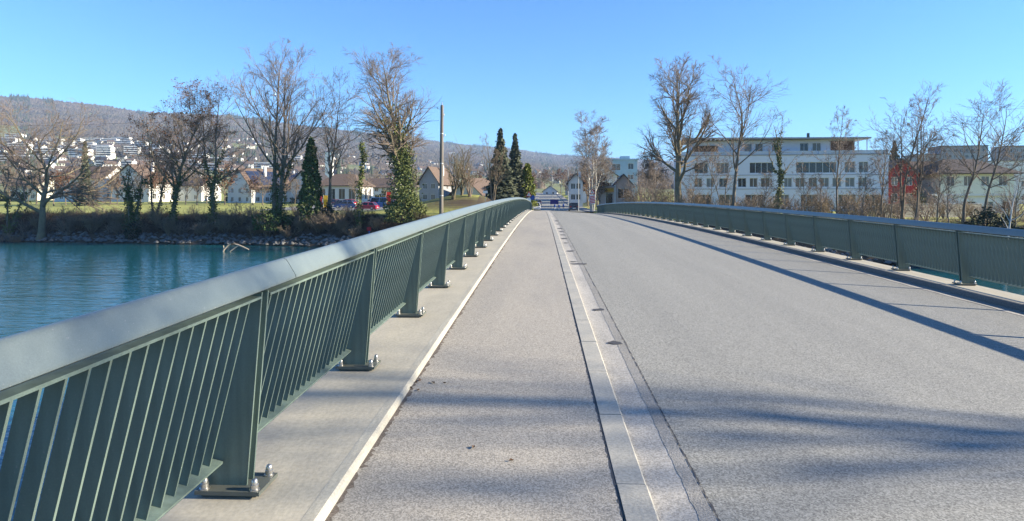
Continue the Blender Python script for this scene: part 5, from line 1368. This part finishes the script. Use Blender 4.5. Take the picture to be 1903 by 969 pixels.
x, y = at(820, 90)
z = gz(x, y) - .3
h = zz(196, 90) - z
t = thing('utility_pole', 'tall weathered grey utility pole right of the large ivied tree', 'pole', (x, y, z))
M_POLE = mat('pole_wood', (0.24, 0.215, 0.18), .9, scale=2, amount=.5, col2=(.13, .115, .10), stretch=(3, 3, .4))
MB().tube([(0, 0, 0), (0.05, 0, h*.5), (.12, 0, h)], [.31, .28, .23], 12).build('shaft', M_POLE, t, smooth=True)
MB().lathe([(.10, 0), (.06, .35), (.02, .5)], cx=.12, cz=h, seg=8).build('cap', M_STEEL, t)
for hh in (.47, .74, .18):
    MB().lathe([(.325 - .08*hh, 0), (.325 - .08*hh, .12)], cx=.1*hh, cz=h*hh, seg=12).build('band', M_METAL_G, t)
for hh, l in ((.965, -.55), (.905, .4), (.72, .55)):
    br = MB().tube([(.1, 0, h*hh), (l, 0, h*hh + .05)], [.03, .03], 6).build('bracket', M_METAL_G, t)
    MB().lathe([(.05, 0), (.08, .06), (.05, .12), (.08, .18), (.03, .25)], cx=l, cz=h*hh + .05, seg=8).build('insulator', M_FRAME, br)
x2, y2 = at(-420, 150)
for hh, o in ((.965, -.55), (.85, -.3)):
    pts = []
    for k in range(15):
        f = k / 14
        pts.append((x + o + (x2 - x - o)*f, y + (y2 - y)*f, z + h*hh + .2 + (4.5*f if hh > .9 else 3.0*f) - 3.0*4*f*(1 - f)*.5))
    MB().tube(pts, [.018]*15, 4).build('overhead_wire', M_TYRE)
    w_ = bpy.context.scene.objects[-1] if False else None
for o in list(COL.objects):
    if o.name.startswith('overhead_wire') and 'label' not in o:
        tag(o, ('upper' if o.name == 'overhead_wire' else 'lower') + ' overhead wire running left from the utility pole past the tree tops', 'wire')
# short marker sign on the mound
x, y = at(902, 96)
t = thing('marker_sign', 'small white square marker sign on a short post by the grass mound', 'sign', (x, y, gz(x, y)))
MB().box(-.03, .03, -.03, .03, -.2, 1.9).build('post', M_METAL_G, t); MB().box(-.35, .35, -.05, -.031, 1.55, 1.95).build('plate', M_FRAME, t)
x, y = at(648, 86)
t = thing('marker_sign', 'blue post with a red square plate on the bank before the parked cars', 'sign', (x, y, gz(x, y)))
x, y = at(686, 84)
t.location = (x, y, gz(x, y)); MB().box(-.07, .07, -.07, .07, -.2, 2.0).build('post', M_SIGN_B, t); MB().box(-.28, .28, -.1, -.071, 1.9, 2.4).build('plate', M_SIGN_R, t)
# driftwood
x, y = at(440, 78)
t = thing('driftwood', 'pale dead branch sticking out of the river near the bank', 'branch', (x, y, WATER_Z))
M_DRIFT = mat('driftwood_pale', (0.52, 0.42, 0.30), .9, scale=3, amount=.5, col2=(.35, .27, .2))
MB().tube([(-1.85, 0, -.3), (-1.65, 0, .25), (-1.2, .1, .75), (-.75, .1, 1.05), (0, .1, .9), (.7, 0, .65), (1.6, -.1, .3)], [.13, .12, .09, .08, .10, .10, .06], 7).build('limb', M_DRIFT, t, smooth=True)
MB().tube([(.3, .05, .82), (-.2, 0, .5), (-.75, -.1, .1), (-.95, -.1, -.2)], [.08, .08, .07, .06], 7).build('side_branch', M_DRIFT, t, smooth=True)
MB().tube([(-1.65, 0, .2), (-1.72, 0, .8)], [.08, .05], 7).build('stub', M_DRIFT, t, smooth=True)

# twigs and dead leaves lying on the sidewalk
M_LITTER = mat('litter_brown', (.12, .07, .04), .9, scale=20, amount=.4)
for k, (px, py) in enumerate(((773, 712), (781, 708), (805, 712), (826, 713), (778, 726), (762, 722), (950, 858), (880, 833))):
    Z = EYE * F_PX / (py - 341.0 - 1.5); x, y = at(px, Z)
    mb = MB(); a = k * 1.1; s = .018 + .006 * (k % 3)
    mb.add([(s*math.cos(a), s*math.sin(a), .004), (-.4*s*math.sin(a), .5*s*math.cos(a), .012), (-s*math.cos(a), -s*math.sin(a), .004), (.5*s*math.sin(a), -.4*s*math.cos(a), .009), (0, 0, .001)], [(0, 1, 2, 3), (3, 2, 4), (1, 0, 4), (2, 1, 4), (0, 3, 4)])
    o = mb.build('dead_leaf', M_LITTER, loc=(x, y, prof(y) + .003))
    tag(o, 'small brown dead leaf lying on the sidewalk asphalt', 'leaf', 'dead leaves on the sidewalk')

# ------------------------------------------------------------------ air
hz_ = MB(); hz_.box(-9600, 9600, -3600, 9600, -8.0, 420.0)
haze = tag(hz_.build('haze', []), 'thin winter haze in the valley air', 'haze', kind='stuff')
M_HAZE = bpy.data.materials.new('haze'); M_HAZE.use_nodes = True
hn = M_HAZE.node_tree.nodes; hn.clear()
pv = hn.new('ShaderNodeVolumePrincipled'); pv.inputs['Color'].default_value = (0.42, 0.64, 1.0, 1); pv.inputs['Density'].default_value = 0.00013
pv.inputs['Anisotropy'].default_value = 0.0
ho = hn.new('ShaderNodeOutputMaterial'); M_HAZE.node_tree.links.new(pv.outputs[0], ho.inputs['Volume'])
haze.data.materials.append(M_HAZE)
